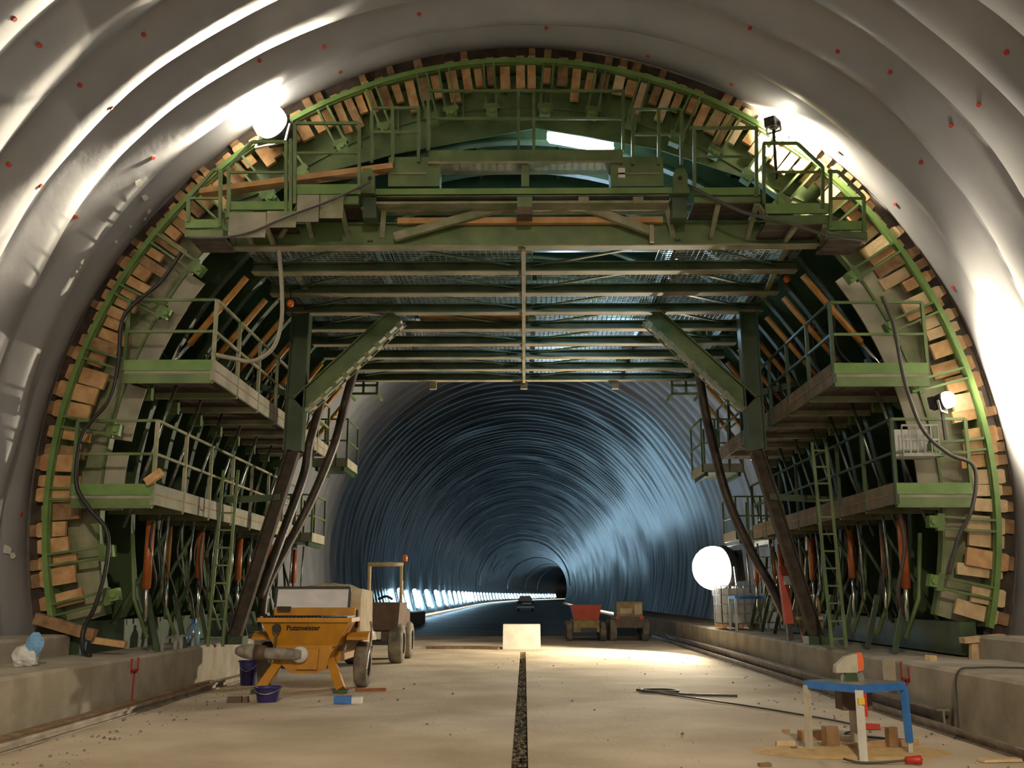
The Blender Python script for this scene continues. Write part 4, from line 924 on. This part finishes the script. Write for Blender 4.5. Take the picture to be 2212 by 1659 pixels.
def saw_table_at(name, label, cx, cy, z0, side, h, ang, full=True):
    t = thing(name, label, 'table', (cx, cy, z0)); R = Matrix.Rotation(math.radians(ang), 4, 'Z')
    def T(x, y, z): p = R @ Vector((x, y, 0)); return (cx+p.x, cy+p.y, z0+z)
    s = side/2
    def slabT(a, z1, z2): return MB().frustum([T(-a,-a,z1), T(a,-a,z1), T(a,a,z1), T(-a,a,z1)], [T(-a,-a,z2), T(a,-a,z2), T(a,a,z2), T(-a,a,z2)])
    slabT(s*.98, h-.015, h).build('table_top', 'galv' if full else 'blue_paint', t)
    c = [(-s,-s), (s,-s), (s,s), (-s,s)]
    for k in range(4): MB().bar(T(*c[k], h-.04), T(*c[(k+1) % 4], h-.04), .025, .075).build('apron', 'blue_paint', t)
    mats = ['white_paint', 'blue_paint', 'saw_grey', 'saw_grey']
    for k, (x, y) in enumerate(c):
        if full and k == 1:
            MB().bar(T(x*.97, y*.97, h-.05), T(x*1.0, y*1.0, .12), .055, .055, up=R @ Vector((0,1,0))).build('leg', 'blue_paint', t); MB().bar(T(x, y, .12), T(x, y, 0), .045, .045, up=(0,1,0)).build('leg_end', 'saw_grey', t)
        else: MB().bar(T(x*.97, y*.97, h-.05), T(x, y, 0), .055, .055, up=R @ Vector((0,1,0))).build('leg', mats[k] if full else 'galv', t)
    return t, T
saw_table_at('work_table', 'small blue work table on the right kerb beside the white container', 5.70, 26.3, KT, .8, .85, 0, False)
t = thing('jack_leg', 'red jack post with white sticker and step on the right kerb', 'jack', (5.3, 20.3, KT))
MB().bar((5.18, 20.3, 1.0), (5.10, 20.3, 2.1), .16, .16, up=(0,1,0)).build('jack_body', 'red_skip', t)
MB().box(5.10, 5.26, 20.20, 20.215, 1.75, 1.92).build('sticker', 'white_paint', t); MB().bar((5.2, 20.3, KT), (5.18, 20.3, 1.02), .10, .10, up=(0,1,0)).build('jack_foot', 'dark_pipe', t)
for s in (0, .42): MB().bar((5.3+s, 20.15, 1.55), (5.38+s*.95, 20.05, KT), .04, .06, up=(0,1,0)).build('step_stile', 'wood_dark', t)
MB().box(5.30, 5.76, 19.98, 20.22, 1.08, 1.14).build('step_tread', 'beige_hood', t)

# ------------------------------------------------------------------ saw table in the right foreground
SH = 0.70
g = gnd(1866, 1650); TX, TY = 3.34, 10.62
st, T = saw_table_at('saw_table', 'blue framed site saw table in the right foreground', TX, TY, 0, .68, SH, 32)
sg = MB(); pts = []
prof = [(-.17, .0), (-.165, .07), (-.05, .16), (.06, .185), (.10, .18), (.12, .08), (.06, .0)]
b = MB(); n0 = 0
Rz = Matrix.Rotation(math.radians(10), 4, 'Z')
def gp(x, y, z): p = Rz @ Vector((x, y, 0)); return (TX-.03+p.x, TY+.02+p.y, SH+.08+z)
b.frustum([gp(x, -.035, z) for x, z in prof], [gp(x, .035, z) for x, z in prof]); b.build('blade_guard', 'saw_grey', st)
prof = [(.075, .01), (.07, .19), (.115, .20), (.135, .12), (.13, .03)]
MB().frustum([gp(x, -.04, z) for x, z in prof], [gp(x, .04, z) for x, z in prof]).build('guard_nose', 'orange', st)
MB().frustum([gp(-.09,-.05,-.08), gp(.06,-.05,-.08), gp(.06,.05,-.08), gp(-.09,.05,-.08)], [gp(-.06,-.03,.02), gp(.05,-.03,.02), gp(.05,.03,.02), gp(-.06,.03,.02)]).build('riving_bracket', 'green_dark', st)
c_ = [gp(.02+.13*math.cos(2*math.pi*k/24), .0, -.07+.13*math.sin(2*math.pi*k/24)) for k in range(24)]
MB().frustum([(x, y-.002, z) for x, y, z in c_], [(x, y+.002, z) for x, y, z in c_]).build('saw_blade', 'galv', st)
MB().box(TX-.16, TX+.14, TY-.08, TY+.16, SH-.28, SH-.06).build('motor_box', 'dumper_brown', st)
MB().bar(T(-.335, -.345, .58), T(-.335, -.345, .52), .06, .06, up=(0,1,0)).build('warning_sticker', 'yellow', st)
MB().bar(T(-.27, -.32, .62), T(-.27, -.32, .40), .06, .05, up=(0,1,0)).build('switch_box', 'red', st)
# timber scraps and sawdust
b = MB(); nr, na = 10, 30; sx, sy = gnd(1840, 1625).xy
for j in range(nr+1):
    for i in range(na):
        a = 2*math.pi*i/na; r = j/nr; rr = r*(1+.25*N(math.cos(a)*1.5, math.sin(a)*1.5, 3))
        b.v.append((sx+1.05*rr*math.cos(a), sy+.42*rr*math.sin(a), .018+.03*(1-r)**1.0*(1+.8*N(i*.4, j*.9)) if j < nr else .0))
for j in range(nr):
    for i in range(na): b.f.append((j*na+i, (j+1)*na+i, (j+1)*na+(i+1) % na, j*na+(i+1) % na))
tag(b.build('sawdust_pile', 'sawdust', smooth=True, origin=(sx, sy, 0)), 'thin yellowish sawdust heap under the saw table', 'sawdust', kind='stuff')
scr = [('short thick wood block left of the saw table', 1752, 1598, .30, .10, .10, 25, 'wood'), ('upright wood block against the left leg of the saw table', 1795, 1617, .14, .12, .22, 10, 'wood_dark'),
       ('wood scrap lying left of the sawdust', 1697, 1612, .20, .08, .05, -5, 'wood_pale'), ('reddish plank scrap under the saw table', 1880, 1618, .55, .10, .06, 8, 'wood'),
       ('pale plank scrap behind the legs of the saw table', 1845, 1600, .28, .10, .05, 0, 'wood_pale'), ('dark upright block at the back leg of the saw table', 1928, 1620, .10, .10, .22, 5, 'wood_dark'),
       ('thin batten pointing right from under the saw table', 1955, 1610, .35, .06, .05, 25, 'wood'), ('flat board on the floor right of the saw table', 2160, 1645, .40, .12, .03, 8, 'wood_pale'),
       ('tiny dark chip on the floor in front of the sawdust', 1716, 1622, .06, .05, .04, 0, 'wood_dark'), ('reddish offcut behind the saw table', 1885, 1575, .18, .08, .06, -15, 'red_mark'),
       ('small chip left of the thick block', 1698, 1582, .08, .05, .03, 30, 'wood'), ('brown crumb near the bottom edge by the sawdust', 1652, 1655, .12, .06, .03, 10, 'wood_dark'),
       ('small brown block on the right kerb top', 2012, 1428, .12, .09, .08, 20, 'wood_pale')]
for lab, px, py, L, wd, h, an, m in scr:
    z0 = KT if 'kerb' in lab else 0.0
    g = gnd(px, py, z0); R = Matrix.Rotation(math.radians(an), 3, 'Z'); q = []
    z0 += .004 if z0 == 0 else 0
    for zz, k in ((z0, 1.0), (z0+h, .93)):
        q.append([tuple(Vector((g.x, g.y, zz)) + R @ Vector((sx_*L/2*k, sy_*wd/2, random.uniform(-.006, .006) if zz > z0 else 0))) for sx_, sy_ in ((-1,-1),(1,-1),(1,1),(-1,1))])
    tag(MB().frustum(q[0], q[1]).build('wood_scrap', m, origin=(g.x, g.y, z0)), lab, 'wood scrap', 'wood scraps on the ground')
g = gnd(1985, 1652); t = thing('power_plug', 'dark red power plug and lead on the floor at bottom right', 'plug', (g.x, g.y, 0))
MB().tube([(g.x-.12, g.y, .045), (g.x, g.y, .045), (g.x+.02, g.y, .045)], [.03, .04, .045], 10).build('plug_body', 'red', t, smooth=True)
MB().tube(smoothpath([(g.x-.12, g.y, .04), (g.x-.35, g.y+.03, .015), (g.x-.55, g.y+.05, .015), (g.x-.65, g.y+.15, .03)]), .012, 6).build('plug_lead', 'cable', t, smooth=True)
